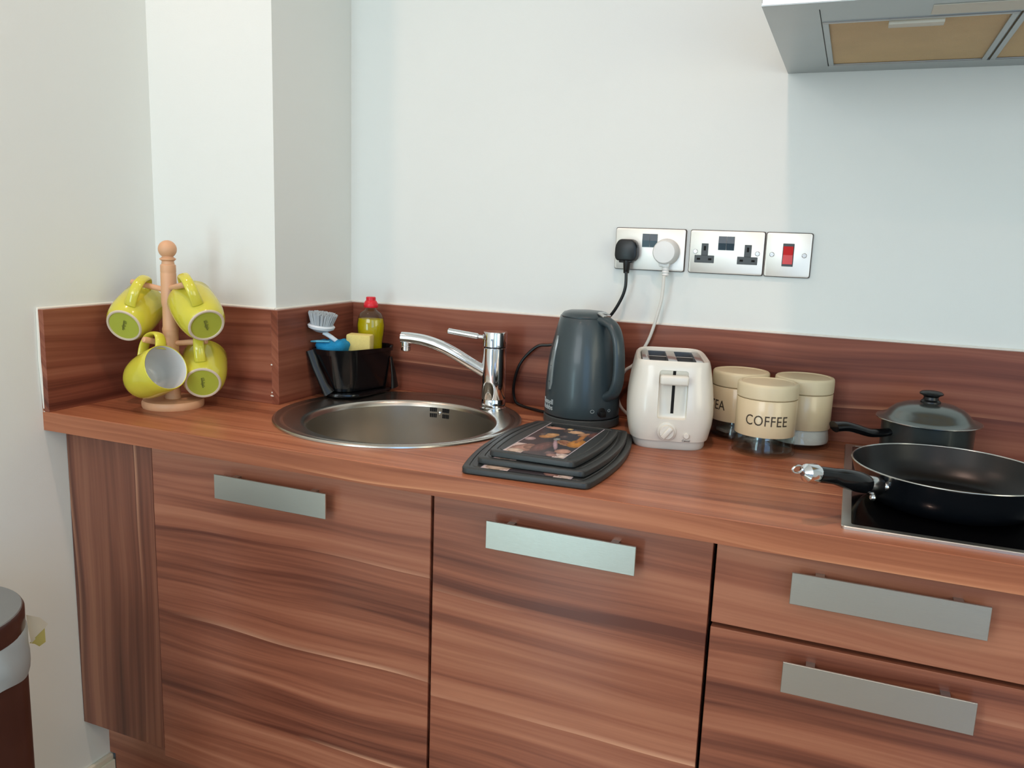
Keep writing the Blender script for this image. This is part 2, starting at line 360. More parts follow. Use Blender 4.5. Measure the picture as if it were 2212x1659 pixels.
bead('trim_5', [(0.0, -.003, TOP + SH + .001), (XR, -.003, TOP + SH + .001)])
for i, (lx, ly) in enumerate(LAMPS):
    t = thing('ceiling_light', 'small round recessed ceiling downlight ' + ('over the left end of the worktop', 'in front of the extractor hood', 'in the middle of the room', 'at the right of the room')[i], 'light', (lx, ly, 2.4), 0, 'recessed ceiling downlights')
    b = B(); lathe(b, [(0.052, 0), (0.052, -0.006), (0.042, -0.008), (0.042, 0.0)], 32); obj('trim_ring', b, M['chromes'], t)

# ------------------------------------------------------------------ splashback panels
def slab(name, lo, hi, m, label, cat, bev=0.0006):
    b = B(); bx(b, lo, hi, bev, seg=1); o = obj(name, b, m); origin(o, ((lo[0] + hi[0]) / 2, (lo[1] + hi[1]) / 2, lo[2])); return tag(o, label, cat)
z0, z1 = TOP, TOP + SH
slab('splashback_panel', (XL, WF, z0), (XL + SPT, CC, z1), M['splash_y'], 'short walnut splashback panel on the left wall at the end of the worktop', 'splashback')
slab('splashback_panel', (XL + SPT, CC - SPT, z0), (0, CC, z1), M['splash_x'], 'walnut splashback panel on the boxed-out corner behind the mug tree', 'splashback')
slab('splashback_panel', (0, CC - SPT, z0), (SPT, -SPT, z1), M['splash_y'], 'darker walnut splashback panel on the side of the boxed corner beside the sink caddy', 'splashback')
slab('splashback_panel', (0, -SPT, z0), (XR, 0, z1), M['splash_x'], 'long walnut splashback panel running behind the tap, kettle and saucepan', 'splashback')

# ------------------------------------------------------------------ worktop (hole cut for the sink)
SKC = (0.292, -0.27); SKR = 0.25; BWC = (0.305, -0.285); BWR = 0.187
b = B()
pr = [(WF, TOP - TH), (WF, TOP - .0012), (WF + .0012, TOP), (0.0, TOP), (0.0, TOP - TH)]
rings(b, [[Vector((x, p[0], p[1])) for p in pr] for x in (XL, XR)])
o = obj('worktop', b, M['worktop'])
c = B(); bx(c, (XL - .1, CC, .5), (0, .2, 1.2)); cut(o, c)
c = B(); rings(c, [circ(SKC, SKR - .012, .7, 96), circ(SKC, SKR - .012, 1.0, 96)]); cut(o, c)
origin(o, (XL, WF, TOP - TH))
tag(o, 'long orange-brown walnut worktop carrying the sink, kettle, toaster and hob', 'worktop')

# ------------------------------------------------------------------ base units
def carcass(x0, x1, parent, zb, col=False):
    b = B(); t = 0.016; ya, yb, zt = -0.519, -0.03, TOP - TH - .002
    if col:
        bx(b, (x0, ya, zb), (x0 + t, CC - .004, zt)); bx(b, (x0 + t, ya, zb), (.004, CC - .004, zb + t)); x0 = .004 - t
        bx(b, (.004, CC - .004, zb), (.02, yb, zt))
    else: bx(b, (x0, ya, zb), (x0 + t, yb, zt))
    bx(b, (x1 - t, ya, zb), (x1, yb, zt)); bx(b, (x0 + t, ya, zb), (x1 - t, yb, zb + t))
    bx(b, (x0 + t, yb - t, zb + t), (x1 - t, yb, zt)); bx(b, (x0 + t, ya, zt - .06), (x1 - t, ya + t, zt)); return obj('carcass', b, M['carcass'], parent)
def bar_handle(x, z, parent):
    w, h, p = 0.2421, 0.046, 0.0248
    b = B(); y1 = DF - p
    bx(b, (x, y1, z - h), (x + w, y1 + 0.0035, z), 0.0006, seg=1)
    bx(b, (x + .03, y1 + 0.0035, z - .012), (x + .042, DF, z - .004)); bx(b, (x + w - .042, y1 + 0.0035, z - .012), (x + w - .03, DF, z - .004))
    return obj('handle', b, M['handle'], parent)
def front(name, x0, x1, zb, zt, parent):
    b = B(); bx(b, (x0, DF, zb), (x1, DF + .018, zt), 0.0008, seg=1); return obj(name, b, M['wood_x'], parent)
zt = TOP - TH - 0.0035
ZB = 0.1878
t = thing('end_panel', 'narrow walnut filler panel with vertical grain at the left end of the units', 'panel'); 
b = B(); bx(b, (XL + .001, DF, .2034), (-.0995, DF + .018, TOP - TH - .0005), 0.0006, seg=1); obj('filler_board', b, M['filler'], t)
t = thing('base_cabinet', 'wide walnut base cabinet under the sink with one bar handle', 'cabinet', group='walnut base units')
carcass(-.097, .5095, t, ZB + .002, True); d = front('door', -.0985, .5087, ZB, zt - .002, t); bar_handle(.0749, TOP - .0757, d)
t = thing('base_cabinet', 'narrower walnut base cabinet between sink cabinet and drawers, below the chopping boards', 'cabinet', group='walnut base units')
carcass(.5155, .9705, t, ZB + .002); d = front('door', .5142, .9698, ZB, TOP - TH - .0008, t); bar_handle(.6201, TOP - .0723, d)
t = thing('drawer_unit', 'walnut drawer unit below the hob with two long bar handles in view', 'cabinet', group='walnut base units')
carcass(.9765, 1.43, t, ZB + .002)
dz = TOP - .1759
d = front('drawer_front', .9753, 1.4309, dz, TOP - TH - .0008, t); bar_handle(1.0814, TOP - .0692, d)
d = front('drawer_front', .9753, 1.4309, .43, dz - .0075, t); bar_handle(1.0813, TOP - .2026, d)
d = front('drawer_front', .9753, 1.4309, ZB, .4225, t); bar_handle(1.0813, .40, d)
t = thing('base_cabinet', 'walnut base cabinet right of the drawer unit, at the far right of the hob', 'cabinet', group='walnut base units')
carcass(1.4375, 2.04, t, ZB + .002); d = front('door', 1.4365, 2.04, ZB, TOP - TH - .0008, t); bar_handle(1.62, TOP - .0723, d)
b = B(); bx(b, (XL + .016, -.477, 0), (2.04, -.462, .1892)); bx(b, (XL, -.477, .0925), (XL + .016, -.462, .1892)); bx(b, (XL, -.477, .1892), (-.0985, -.462, .203)); o = obj('plinth', b, M['plinthw']); tag(origin(o, (.8, -.47, 0)), 'dark walnut plinth board recessed under the base units', 'plinth')

# ------------------------------------------------------------------ sink
t = thing('kitchen_sink', 'round stainless steel inset sink with a wide flat rim', 'sink', (SKC[0], SKC[1], TOP))
def lerp2(f): return (SKC[0] * (1 - f) + BWC[0] * f - SKC[0], SKC[1] * (1 - f) + BWC[1] * f - SKC[1])
NS = 96
secs = [(.0, .2500, .0004), (.0, .2495, .0030), (.0, .2470, .0046), (.0, .2440, .0044), (.0, .2385, .0022), (.05, .2340, .0016), (.1, .2300, .0024), (.12, .2265, .0026), (.2, .2220, .0010),
        (.9, .1990, .0002), (1, .1945, -.0004), (1, .1915, -.0022), (1, .1890, -.0060), (1, .1870, -.0120)]
b = B(); rs = []
for f, r, z in secs: rs.append(circ(lerp2(f), r, z, NS))
rings(b, rs, False, False); obj('rim', b, M['sinksteel'], t)
bc = lerp2(1); b = B()
rings(b, [circ(bc, r, z, NS) for r, z in [(.1870, -.0120), (.1852, -.06), (.183, -.11), (.178, -.135), (.168, -.150), (.15, -.158), (.06, -.164), (.045, -.166)]], False, False); obj('bowl', b, M['sinksteel'], t)
b = B(); lathe(b, [(.045, -.166), (.043, -.170), (.038, -.171), (.03, -.176), (0, -.176)], 32, bc); obj('drain', b, M['chromes'], t)
ov = bpy.data.objects.new('overflow', None); 
b = B()
for gx in (-1, 1):
    for gz in (0, 1):
        for k in range(4):
            a = math.radians(92.6) - gx * (0.046 + k * 0.0230)
            z0_, z1_ = (-.0215 - gz * .0130, -.0125 - gz * .0130)
            q = []
            for aa, zz in ((a - .0085, z0_), (a + .0085, z0_), (a + .0085, z1_), (a - .0085, z1_)):
                r = .1862 - .0008; q.append(Vector((bc[0] + r * math.cos(aa), bc[1] + r * math.sin(aa), zz)))
            q2 = [Vector((p.x + (p.x - bc[0]) * .012, p.y + (p.y - bc[1]) * .012, p.z)) for p in q]
            rings(b, [q, q2])
obj('overflow_slots', b, M['dark'], t)
b = B(); lathe(b, [(.0035, 0), (.0035, .0012), (.002, .0022), (0, .0024)], 12); 
a = math.radians(92.6); xf(b, Matrix.Translation((bc[0] + .1858 * math.cos(a), bc[1] + .1858 * math.sin(a), -.0235)) @ Matrix.Rotation(PI / 2, 4, 'X')); obj('overflow_screw', b, M['chrome'], t)

# ------------------------------------------------------------------ tap
t = thing('mixer_tap', 'chrome single-lever mixer tap with a long angled spout, standing on the sink rim', 'tap', (.4219, -.0913, TOP + .002))
b = B(); lathe(b, [(0, -.001), (.0295, -.001), (.0295, .002), (.0272, .004), (.0268, .0185), (.0262, .020), (.0262, .0215), (.0268, .0225), (.0265, .06), (.0262, .131), (.0240, .1325), (0, .1325)], 48); obj('body', b, M['chrome'], t)
b = B(); lathe(b, [(0, .134), (.0245, .134), (.0268, .1355), (.0268, .164), (.0258, .1665), (0, .1675)], 48); obj('cap', b, M['chrome'], t)
b = B(); lathe(b, [(0, .132), (.0235, .132), (.0235, .1345), (0, .1345)], 32); obj('collar', b, M['black'], t)
pts = smooth_path([(-.010, -.004, .0735), (-.050, -.015, .0960), (-.090, -.024, .1175), (-.120, -.030, .1300), (-.150, -.035, .1380), (-.180, -.040, .1415), (-.203, -.044, .1420)], 6)
b = B(); tube(b, pts, [.0142 - .0012 * (i / len(pts)) for i in range(len(pts))], 24, 0.95, (0, 0, 1)); obj('spout', b, M['chrome'], t)
b = B(); lathe(b, [(0, -.018), (.0085, -.018), (.0105, -.0165), (.0105, -.008), (.0098, -.007), (.0105, -.006), (.0105, .002), (0, .002)], 24); xf(b, Matrix.Translation((-.193, -.0420, .1310))); obj('aerator', b, M['chrome'], t)
b = B(); tube(b, [(-.020, -.003, .152), (-.040, -.006, .1535)], .0042, 12); tube(b, [(-.036, -.0055, .1532), (-.038, -.006, .1534), (-.104, -.014, .1605), (-.106, -.0145, .161)], [.0045, .0068, .0066, .005], 16); obj('lever', b, M['chrome'], t)

# ------------------------------------------------------------------ sink caddy and what it holds
t = thing('sink_caddy', 'black plastic sink caddy standing on the back left of the sink rim', 'caddy', (0, 0, TOP))
rimp = [(.026, -.200), (.078, -.214), (.126, -.186), (.148, -.052), (.128, -.034), (.030, -.034)]
botp = [(.042, -.168), (.080, -.186), (.110, -.168), (.138, -.060), (.124, -.042), (.042, -.042)]
def mixp(f, g=0.0):
    c0 = Vector((.085, -.115)); out = []
    for a, c in zip(botp, rimp):
        p = Vector(a) * (1 - f) + Vector(c) * f; out.append(p + (c0 - p).normalized() * g)
    return rpoly(out, .022, 4)
zr = lambda f: .014 + .098 * f
b = B(); rs = [ring2(mixp(0, .01), zr(0)), ring2(mixp(.02), zr(.02)), ring2(mixp(.5), zr(.5)), ring2(mixp(.86), zr(.86)), ring2(mixp(.87, -.004), zr(.87)), ring2(mixp(1, -.004), zr(1)), ring2(mixp(1, .001), zr(1)), ring2(mixp(.9, .003), zr(.9)), ring2(mixp(.1, .004), zr(.1))]
for r_ in (rs[5], rs[6]):
    for p in r_:
        if p.x > .10 and p.y < -.06: p.z -= .009 * max(0, 1 - (abs(p.y + .105) / .06) ** 2)
rings(b, rs); obj('tub', b, M['blackg'], t)
b = B(); prism(b, rpoly([(.032, -.176), (.082, -.202), (.128, -.176), (.150, -.050), (.034, -.040)], .015, 4), .0048, .013, .002); obj('base_tray', b, M['blackg'], t)
b = B(); tube(b, [(.028, -.202, .107), (.040, -.200, .07), (.060, -.198, .03), (.070, -.193, .012)], [.011, .009, .0095, .013], 12, .35, (.6, -.8, 0)); obj('front_strap', b, M['black'], t)
b = B(); tube(b, [(.1455, -.055, .085), (.1490, -.050, .045), (.1500, -.046, .012)], [.004, .009, .014], 12, .4, (1, 0, 0)); obj('side_strap', b, M['black'], t)
# blue cloth
b = B(); n = 14; P_ = rpoly([(.034, -.188), (.076, -.196), (.100, -.170), (.098, -.120), (.036, -.110)], .02, 4)
def jit(p, z, k): random.seed(k); return [Vector((q[0] + random.uniform(-.001, .001), q[1] + random.uniform(-.001, .001), z + .003 * math.sin(i * 1.3 + k))) for i, q in enumerate(p)]
cc = Vector((.068, -.155)); sh = lambda d: [Vector(p) + (cc - Vector(p)) * d for p in P_]
rings(b, [jit(sh(.35), .085, 1), jit(sh(.12), .10, 2), jit(sh(0), .115, 3), jit(sh(.1), .122, 4), jit(sh(.45), .124, 5), jit(sh(.8), .121, 6)]); o = obj('dish_cloth', b, M['blue'], None, 1.2)
o.location = (0, 0, TOP); o.data.transform(Matrix.Translation((-.068, .155, -.05))); o.location = (.060, -.160, TOP + .054)
tag(o, 'bright blue dish cloth folded in the front of the black sink caddy', 'cloth')
b = B(); tube(b, [(-.036, -.030, .071), (-.014, -.040, .074), (.012, -.034, .0745)], [.0055, .0075, .005], 10, .4, (0, 0, 1)); obj('folded_edge', b, M['bluel'], o)
# sponge
b = B(); bx(b, (-.028, -.017, -.022), (.028, .017, .022), .004); o = obj('sponge', b, M['sponge']); o.location = (.102, -.120, TOP + .1185); o.rotation_euler = (0, .02, math.radians(16))
tag(o, 'pale yellow sponge block standing in the sink caddy beside the blue cloth', 'sponge')
# washing-up brush
t = thing('dish_brush', 'white round-headed washing-up brush sticking up out of the sink caddy', 'brush', (.074, -.150, TOP + .03))
hd = Vector((-.029, -.038, .122)); nrm = Vector((.13, .0, 1)).normalized(); rotm = nrm.to_track_quat('Z', 'Y').to_matrix().to_4x4()
b = B(); tube(b, smooth_path([(.012, .012, -.008), (.008, .004, .05), (.002, -.012, .088), (-.010, -.026, .106), (-.024, -.036, .117)], 5), .0055, 10, .8); obj('handle', b, M['brushw'], t)
b = B(); lathe(b, [(0, -.004), (.012, -.004), (.028, .004), (.030, .009), (.027, .012), (0, .012)], 32); xf(b, Matrix.Translation(hd) @ rotm); obj('head', b, M['brushw'], t)
b = B(); random.seed(3)
for k in range(520):
    a = random.uniform(0, 2 * PI); r0 = .0235 * math.sqrt(random.random()); r1 = r0 * 1.38; z1_ = .040 + random.uniform(-.0015, .001)
    p0 = rotm @ Vector((r0 * math.cos(a), r0 * math.sin(a), .012)); p1 = rotm @ Vector((r1 * math.cos(a), r1 * math.sin(a), z1_ - r1 * .1))
    d_ = Vector((-math.sin(a), math.cos(a), 0)) * .0014; e_ = Vector((math.cos(a), math.sin(a), 0)) * .0014
    q0 = [hd + p0 + s for s in (d_, e_, -d_, -e_)]; q1 = [hd + p1 + s for s in (d_, e_, -d_, -e_)]; rings(b, [q0, q1])
o = obj('bristles', b, M['bristle'], t); o['kind'] = 'stuff'
# washing-up liquid
t = thing('washing_up_liquid_bottle', 'clear bottle of yellow washing-up liquid with a red cap, in the back of the caddy', 'bottle', (.103, -.076, TOP + .019), math.radians(20))
prof = [(.024, 0), (.028, .003), (.030, .03), (.0285, .07), (.0275, .095), (.0315, .125), (.0325, .140), (.030, .156), (.024, .166), (.0145, .172), (.0115, .177), (.0115, .182)]
def ell(c, rx, ry, z, n=40): return circ(c, rx, z, n, ry)
b = B(); rings(b, [ell((0, 0), r, r * .72, z) for r, z in prof] + [ell((0, 0), (r - .0012), (r - .0012) * .72, z) for r, z in reversed(prof[1:])]); obj('bottle', b, M['pet'], t)
b = B(); rings(b, [ell((0, 0), (r - .0018), (r - .0018) * .70, z) for r, z in [(.024, .004), (.028, .03), (.0285, .07), (.0275, .095), (.0315, .125), (.0322, .138), (.0300, .153)]]); obj('liquid', b, M['liquid'], t)
b = B(); lathe(b, [(0, .179), (.0155, .179), (.0165, .181), (.0160, .188), (.0125, .194), (.0110, .195), (.0110, .2015), (.0098, .203), (0, .203)], 32); obj('cap', b, M['red'], t)

# ------------------------------------------------------------------ mug tree
t = thing('mug_tree', 'pale beech wooden mug tree with a ball finial, in the left corner', 'mug tree', (-.157, -.42, TOP))
b = B(); lathe(b, [(0, 0), (.059, 0), (.0604, .003), (.0604, .011), (.058, .015), (.050, .0165), (0, .0165)], 64); obj('base', b, M['beech'], t)
b = B(); lathe(b, [(0, .012), (.0155, .012), (.0155, .02), (.0150, .15), (.0160, .158), (.0160, .160), (.0145, .166), (.0138, .205), (.0155, .213), (.0155, .218), (.0150, .272), (.0145, .274), (.0150, .276), (.0148, .289), (.0125, .291), (.0115, .297), (.0155, .300), (.0155, .302), (.011, .305), (.010, .309)], 40); obj('pole', b, M['beech'], t)
b = B(); bmesh.ops.create_uvsphere(b, u_segments=32, v_segments=20, radius=.0178); xf(b, Matrix.Translation((0, 0, .3205))); obj('finial', b, M['beech'], t)
PEG = [((-.078, -.022, .2525), .239), ((.080, -.040, .2560), .243), ((-.0060, -.0660, .1450), .130), ((.082, .014, .1400), .131)]
for (tx, ty, tz), hz in PEG:
    d_ = Vector((tx, ty, 0)).normalized() * .008; b = B()
    p0 = Vector((d_.x, d_.y, hz)); p1 = Vector((tx, ty, tz)); dd = (p1 - p0)
    tube(b, [p0, p0 + dd * .15, p0 + dd * .93, p0 + dd * .98, p1], [.0058, .0055, .0062, .0052, .0022], 14); obj('peg', b, M['beech'], t)

# ------------------------------------------------------------------ mugs
def make_mug(label):
    t = thing('mug', label, 'mug', group='lime yellow mugs on the mug tree')
    b = B(); H = .0475
    pf = [(.0300, -H + .0012), (.0335, -H + .0008), (.0352, -H + .003), (.0400, -H + .014), (.0432, -H + .030), (.0446, -H + .048), (.0445, -H + .070), (.0438, H - .001), (.0430, H), (.0418, H - .0008)]
    lathe(b, pf, 56, mi=0)
    pi = [(.0418, H - .0008), (.0415, H - .004), (.0418, -H + .06), (.0405, -H + .03), (.035, -H + .012), (.025, -H + .008), (0, -H + .0075)]
    lathe(b, pi, 56, mi=1); bmesh.ops.remove_doubles(b, verts=b.verts, dist=1e-5); obj('body', b, [M['mug'], M['mugin']], t, 0.9)
    b = B(); lathe(b, [(.0290, -H + .0022), (.0300, -H - .0002), (.0325, -H - .0004), (.0340, -H + .0010), (.0345, -H + .0022)], 48); obj('foot_ring', b, M['mugring'], t)
    b = B(); lathe(b, [(0, -H + .0028), (.0298, -H + .0018), (.0302, -H + .0034), (0, -H + .0040)], 40); bs = obj('underside', b, M['muggreen'], t)
    b = B(); random.seed(5)
    for k in range(9):
        y_ = -.0115 + k * .0027; w_ = random.uniform(.0012, .0035); x_ = random.uniform(-.0015, .0012)
        bx(b, (x_ - w_, y_, -H + .0014), (x_ + w_, y_ + .0009, -H + .0020))
    bx(b, (-.0022, -.0115, -H + .0014), (-.0012, .011, -H + .0020)); xf(b, Matrix.Rotation(PI / 2, 4, 'Z')); obj('maker_stamp', b, M['stamp'], bs)
    pts = smooth_path([(.0400, 0, .033), (.056, 0, .036), (.070, 0, .031), (.0775, 0, .014), (.0775, 0, -.004), (.066, 0, -.020), (.050, 0, -.028), (.0410, 0, -.030)], 5)
    b = B(); m_ = len(pts); tube(b, pts, [.0096 + .0018 * abs(2 * i / m_ - 1) for i in range(m_)], 16, .42, (1, 0, .8)); obj('handle', b, M['mug'], t, 1.2)
    return t
def dup(root, label):
    r = root.copy(); COL.objects.link(r); r['label'] = label
    for ch in list(root.children):
        c_ = ch.copy(); COL.objects.link(c_); c_.parent = r
        for g in ch.children:
            d_ = g.copy(); COL.objects.link(d_); d_.parent = c_
    return r
def pose(o, P, a, h):
    a = Vector(a).normalized(); h = Vector(h); h = (h - a * h.dot(a)).normalized(); y = a.cross(h)
    m = Matrix((h, y, a)).transposed().to_4x4(); o.matrix_world = Matrix.Translation(P) @ m @ Matrix.Scale(1.035, 4)
MUGS = [('lime yellow mug hanging upper left on the tree, green underside showing', (-.2346, -.4357, 1.0865), (-.2798, .8658, .4149), (.4714, -.2526, .845)),
        ('lime yellow mug hanging upper right on the tree, partly behind the lower one', (-.0825, -.4205, 1.0985), (-.795, .4125, .4447), (.1813, -.538, .8232)),
        ('lime yellow mug hanging lower left on the tree, its white inside facing out', (-.1450, -.4830, .9765), (.9022, -.1667, .3978), (-.3414, .2875, .8949)),
        ('lime yellow mug hanging lower right on the tree, tilted with its green underside down', (-.1060, -.3850, .9740), (-.588, .7127, .3825), (.179, -.3465, .9208))]
mg = make_mug(MUGS[0][0])
for i, (lb, P, a, h) in enumerate(MUGS):
    o = mg if i == 0 else dup(mg, lb); pose(o, P, a, h)

# ------------------------------------------------------------------ kettle
t = thing('electric_kettle', 'slate grey plastic electric kettle with closed lid, between tap and toaster', 'kettle', (.6299, -.1137, TOP))
b = B(); lathe(b, [(0, 0), (.074, 0), (.0775, .003), (.0775, .0165), (.0765, .0175), (0, .0175)], 64); obj('power_base', b, M['kettled'], t)
b = B(); lathe(b, [(0, .017), (.0735, .017), (.0735, .0205), (0, .0205)], 48); obj('base_gap', b, M['dark'], t)
KP = [(.0755, .0205), (.0763, .024), (.0763, .045), (.0756, .078), (.0738, .105), (.0715, .128), (.0680, .150), (.0640, .168), (.0598, .186), (.0557, .202), (.0530, .2105), (.0505, .2155)]
SPA = math.radians(152)
def krad(z):
    for (r0, z0_), (r1, z1_) in zip(KP, KP[1:]):
        if z0_ <= z <= z1_: return r0 + (r1 - r0) * (z - z0_) / (z1_ - z0_)
    return KP[-1][0]
def kring(r, z, sp=0.0, n=64):
    out = []
    for i in range(n):
        a = 2 * PI * i / n; d_ = math.atan2(math.sin(a - SPA), math.cos(a - SPA)); rr = r + sp * math.exp(-(d_ / .38) ** 2); out.append(Vector((rr * math.cos(a), rr * math.sin(a), z)))
    return out
b = B(); rings(b, [kring(r, z, max(0, (z - .15) / .065) * .016) for r, z in KP] + [kring(.046, .2175, .016)]); obj('body', b, M['kettle'], t)
b = B(); rings(b, [kring(.0490, .2165, .014), kring(.0492, .2185, .014), kring(.0455, .2235, .011), kring(.036, .2275, .006), kring(.018, .2295), kring(.004, .230)]); obj('lid', b, M['kettle'], t)
HA = math.radians(-30); hx, hy = math.cos(HA), math.sin(HA)
def hp(r, z, s=0.0): return (r * hx - s * hy, r * hy + s * hx, z)
hpts = smooth_path([hp(.036, .212), hp(.056, .213), hp(.078, .204), hp(.092, .182), hp(.0985, .150), hp(.1000, .118), hp(.0975, .094), hp(.088, .074), hp(.070, .064)], 6)
b = B(); m_ = len(hpts); tube(b, hpts, [.0165 - .003 * math.sin(PI * i / (m_ - 1)) for i in range(m_)], 18, .62, (0, 0, 1)); obj('handle', b, M['kettle'], t, 1.2)
b = B(); bx(b, (-.010, -.011, 0), (.010, .011, .007), .003); xf(b, Matrix.Translation(hp(.050, .2215)) @ Matrix.Rotation(HA, 4, 'Z') @ Matrix.Rotation(math.radians(18), 4, 'Y')); obj('lid_button', b, M['chromes'], t)
GA = math.radians(-133); b = B(); rs = []
for k in range(9):
    z = .072 + .108 * k / 8; w_ = .0085 * (1 - .45 * k / 8) * (.5 if k in (0, 8) else 1); r = krad(z)
    a_ = w_ / r; pin = [Vector(((r + e) * math.cos(GA + s * a_), (r + e) * math.sin(GA + s * a_), z)) for s, e in ((-1, -.004), (-1, .0008), (-.6, .0028), (.6, .0028), (1, .0008), (1, -.004))]; rs.append(pin)
rings(b, rs); gw = obj('water_gauge', b, M['gauge'], t)
for k in range(3):
    z = .088 + .032 * k; r = krad(z) + .0030; b = B(); bx(b, (-.0016, -.0004, -.0005), (.0016, .0004, .0005)); xf(b, Matrix.Translation((r * math.cos(GA), r * math.sin(GA), z)) @ Matrix.Rotation(GA - PI / 2, 4, 'Z')); obj('level_mark', b, M['black'], gw)
b = text_bm('Russell', .0150, .0003); wrap(b, krad(.045) + .0003, math.radians(-137), .0470); bb = text_bm('Hobbs', .0150, .0003); wrap(bb, krad(.035) + .0003, math.radians(-137), .0355); merge(b, bb); obj('brand_print', b, M['logo'], t)
SA = math.radians(-42)
b = B(); lathe(b, [(0, -.002), (.0095, -.002), (.0095, .0006), (.0085, .0012), (0, .0012)], 24); bx(b, (-.004, -.009, 0), (.009, .002, .0042), .001); xf(b, Matrix.Translation((.0765 * math.cos(SA), .0765 * math.sin(SA), .035)) @ Matrix.Rotation(SA, 4, 'Z') @ Matrix.Rotation(PI / 2, 4, 'Y') @ Matrix.Rotation(PI / 2, 4, 'Z')); obj('on_switch', b, M['black'], t)
for A_, z_, r_ in ((-57, .0375, .0032), (-28, .0375, .0026)):
    A_ = math.radians(A_); b = B(); n_ = 16; ps = []
    for k in range(n_ + 1): aa = 2 * PI * k / n_; ps.append(((.0767) * math.cos(A_ + r_ * 1.2 * math.cos(aa) / .0765), (.0767) * math.sin(A_ + r_ * 1.2 * math.cos(aa) / .0765), z_ + r_ * math.sin(aa)))
    tube(b, ps, .00035, 6); obj('switch_symbol', b, M['logo'], t)

# ------------------------------------------------------------------ toaster
t = thing('toaster', 'white two-slot plastic toaster with lever, dial and chrome slots, right of the kettle', 'toaster', (.8145, -.150, TOP), math.radians(14.6))
def tring(w, dp, z, k=4.4, n=72, dz=0.0):
    out = []
    for i in range(n):
        a = 2 * PI * i / n + PI / n; c_, s_ = math.cos(a), math.sin(a)
        out.append(Vector((w * math.copysign(abs(c_) ** (2 / k), c_), dp * math.copysign(abs(s_) ** (2 / k), s_), z - dz * abs(c_) ** 3)))
    return out
b = B(); rings(b, [tring(.066, .100, .0), tring(.0675, .102, .003), tring(.068, .103, .0165)]); obj('foot_skirt', b, M['toaster2'], t)
b = B(); rings(b, [tring(.068, .103, .0160), tring(.0725, .1075, .0165), tring(.0745, .109, .024), tring(.0785, .112, .045), tring(.0795, .113, .062), tring(.0788, .112, .085), tring(.0760, .109, .110), tring(.0720, .105, .135), tring(.0690, .1020, .150, 5), tring(.0665, .1000, .1585, 5.2, dz=.001),
    tring(.0640, .0980, .1612, 5.5, dz=.002), tring(.0615, .0960, .1615, 6, dz=.004), tring(.0590, .0945, .1595, 6, dz=.004), tring(.0570, .0930, .1520, 6.5), tring(.0560, .0920, .138, 6.5)]); tb = obj('body', b, M['toaster'], t)
c = B(); bx(c, (-.0260, -.140, .058), (.0260, -.0995, .146), .005); cut(tb, c)
c = B(); bx(c, (-.0030 + .001, -.125, .0665), (.0035, -.085, .1445)); cut(tb, c)
b = B(); bx(b, (-.006, -.0985, .062), (.007, -.0960, .148)); obj('lever_slot', b, M['dark'], t)
b = B(); bx(b, (-.0245, -.124, .1215), (.0255, -.104, .1385), .004, seg=3); bx(b, (-.0020, -.106, .124), (.003, -.094, .132)); obj('lever', b, M['toaster'], t)
b = B(); lathe(b, [(0, 0), (.0165, 0), (.0170, .001), (.0165, .0022), (.0132, .0024), (.0130, .009), (.0122, .0102), (0, .0104)], 36); bx(b, (-.0040, -.0122, .009), (.0040, .0122, .0155), .0015)
fm = Matrix.Translation((-.0070, -.1115, .0355)) @ Matrix.Rotation(PI / 2, 4, 'X'); xf(b, fm @ Matrix.Rotation(math.radians(-38), 4, 'Z')); obj('browning_dial', b, M['toaster'], t)
b = B(); lathe(b, [(0, 0), (.0052, 0), (.0052, .004), (.0042, .0052), (0, .0054)], 24); xf(b, Matrix.Translation((.0285, -.1085, .029)) @ Matrix.Rotation(PI / 2, 4, 'X')); obj('cancel_button', b, M['toaster'], t)
b = text_bm('Cancel', .0052, .0002); xf(b, Matrix.Translation((.0285, -.1092, .0195)) @ Matrix.Rotation(PI / 2, 4, 'X')); obj('button_lettering', b, M['insert'], t)
# chrome slot plate
b = B()
bx(b, (-.0560, -.0920, .143), (-.0425, .0920, .1555), .002); bx(b, (-.0085, -.0915, .143), (.0085, .0915, .1550), .001); bx(b, (.0425, -.0920, .143), (.0560, .0920, .1555), .002)
for sx in (-1, 1):
    xa, xb = sorted((sx * .0425, sx * .0085)); bx(b, (xa, -.0920, .143), (xb, -.086, .1545)); bx(b, (xa, .086, .143), (xb, .0920, .1545))
obj('slot_surround', b, M['chromes'], t)
b = B(); bx(b, (-.0550, -.0910, .1395), (.0550, .0910, .1420)); obj('slot_floor', b, M['dark'], t)
for sx in (-.0255, .0255):
    for y0, y1 in ((-.060, -.052), (.030, .034)):
        b = B(); bx(b, (sx - .0165, y0, .1430), (sx + .0165, y1, .1515)); obj('bread_guide', b, M['chrome'], t)

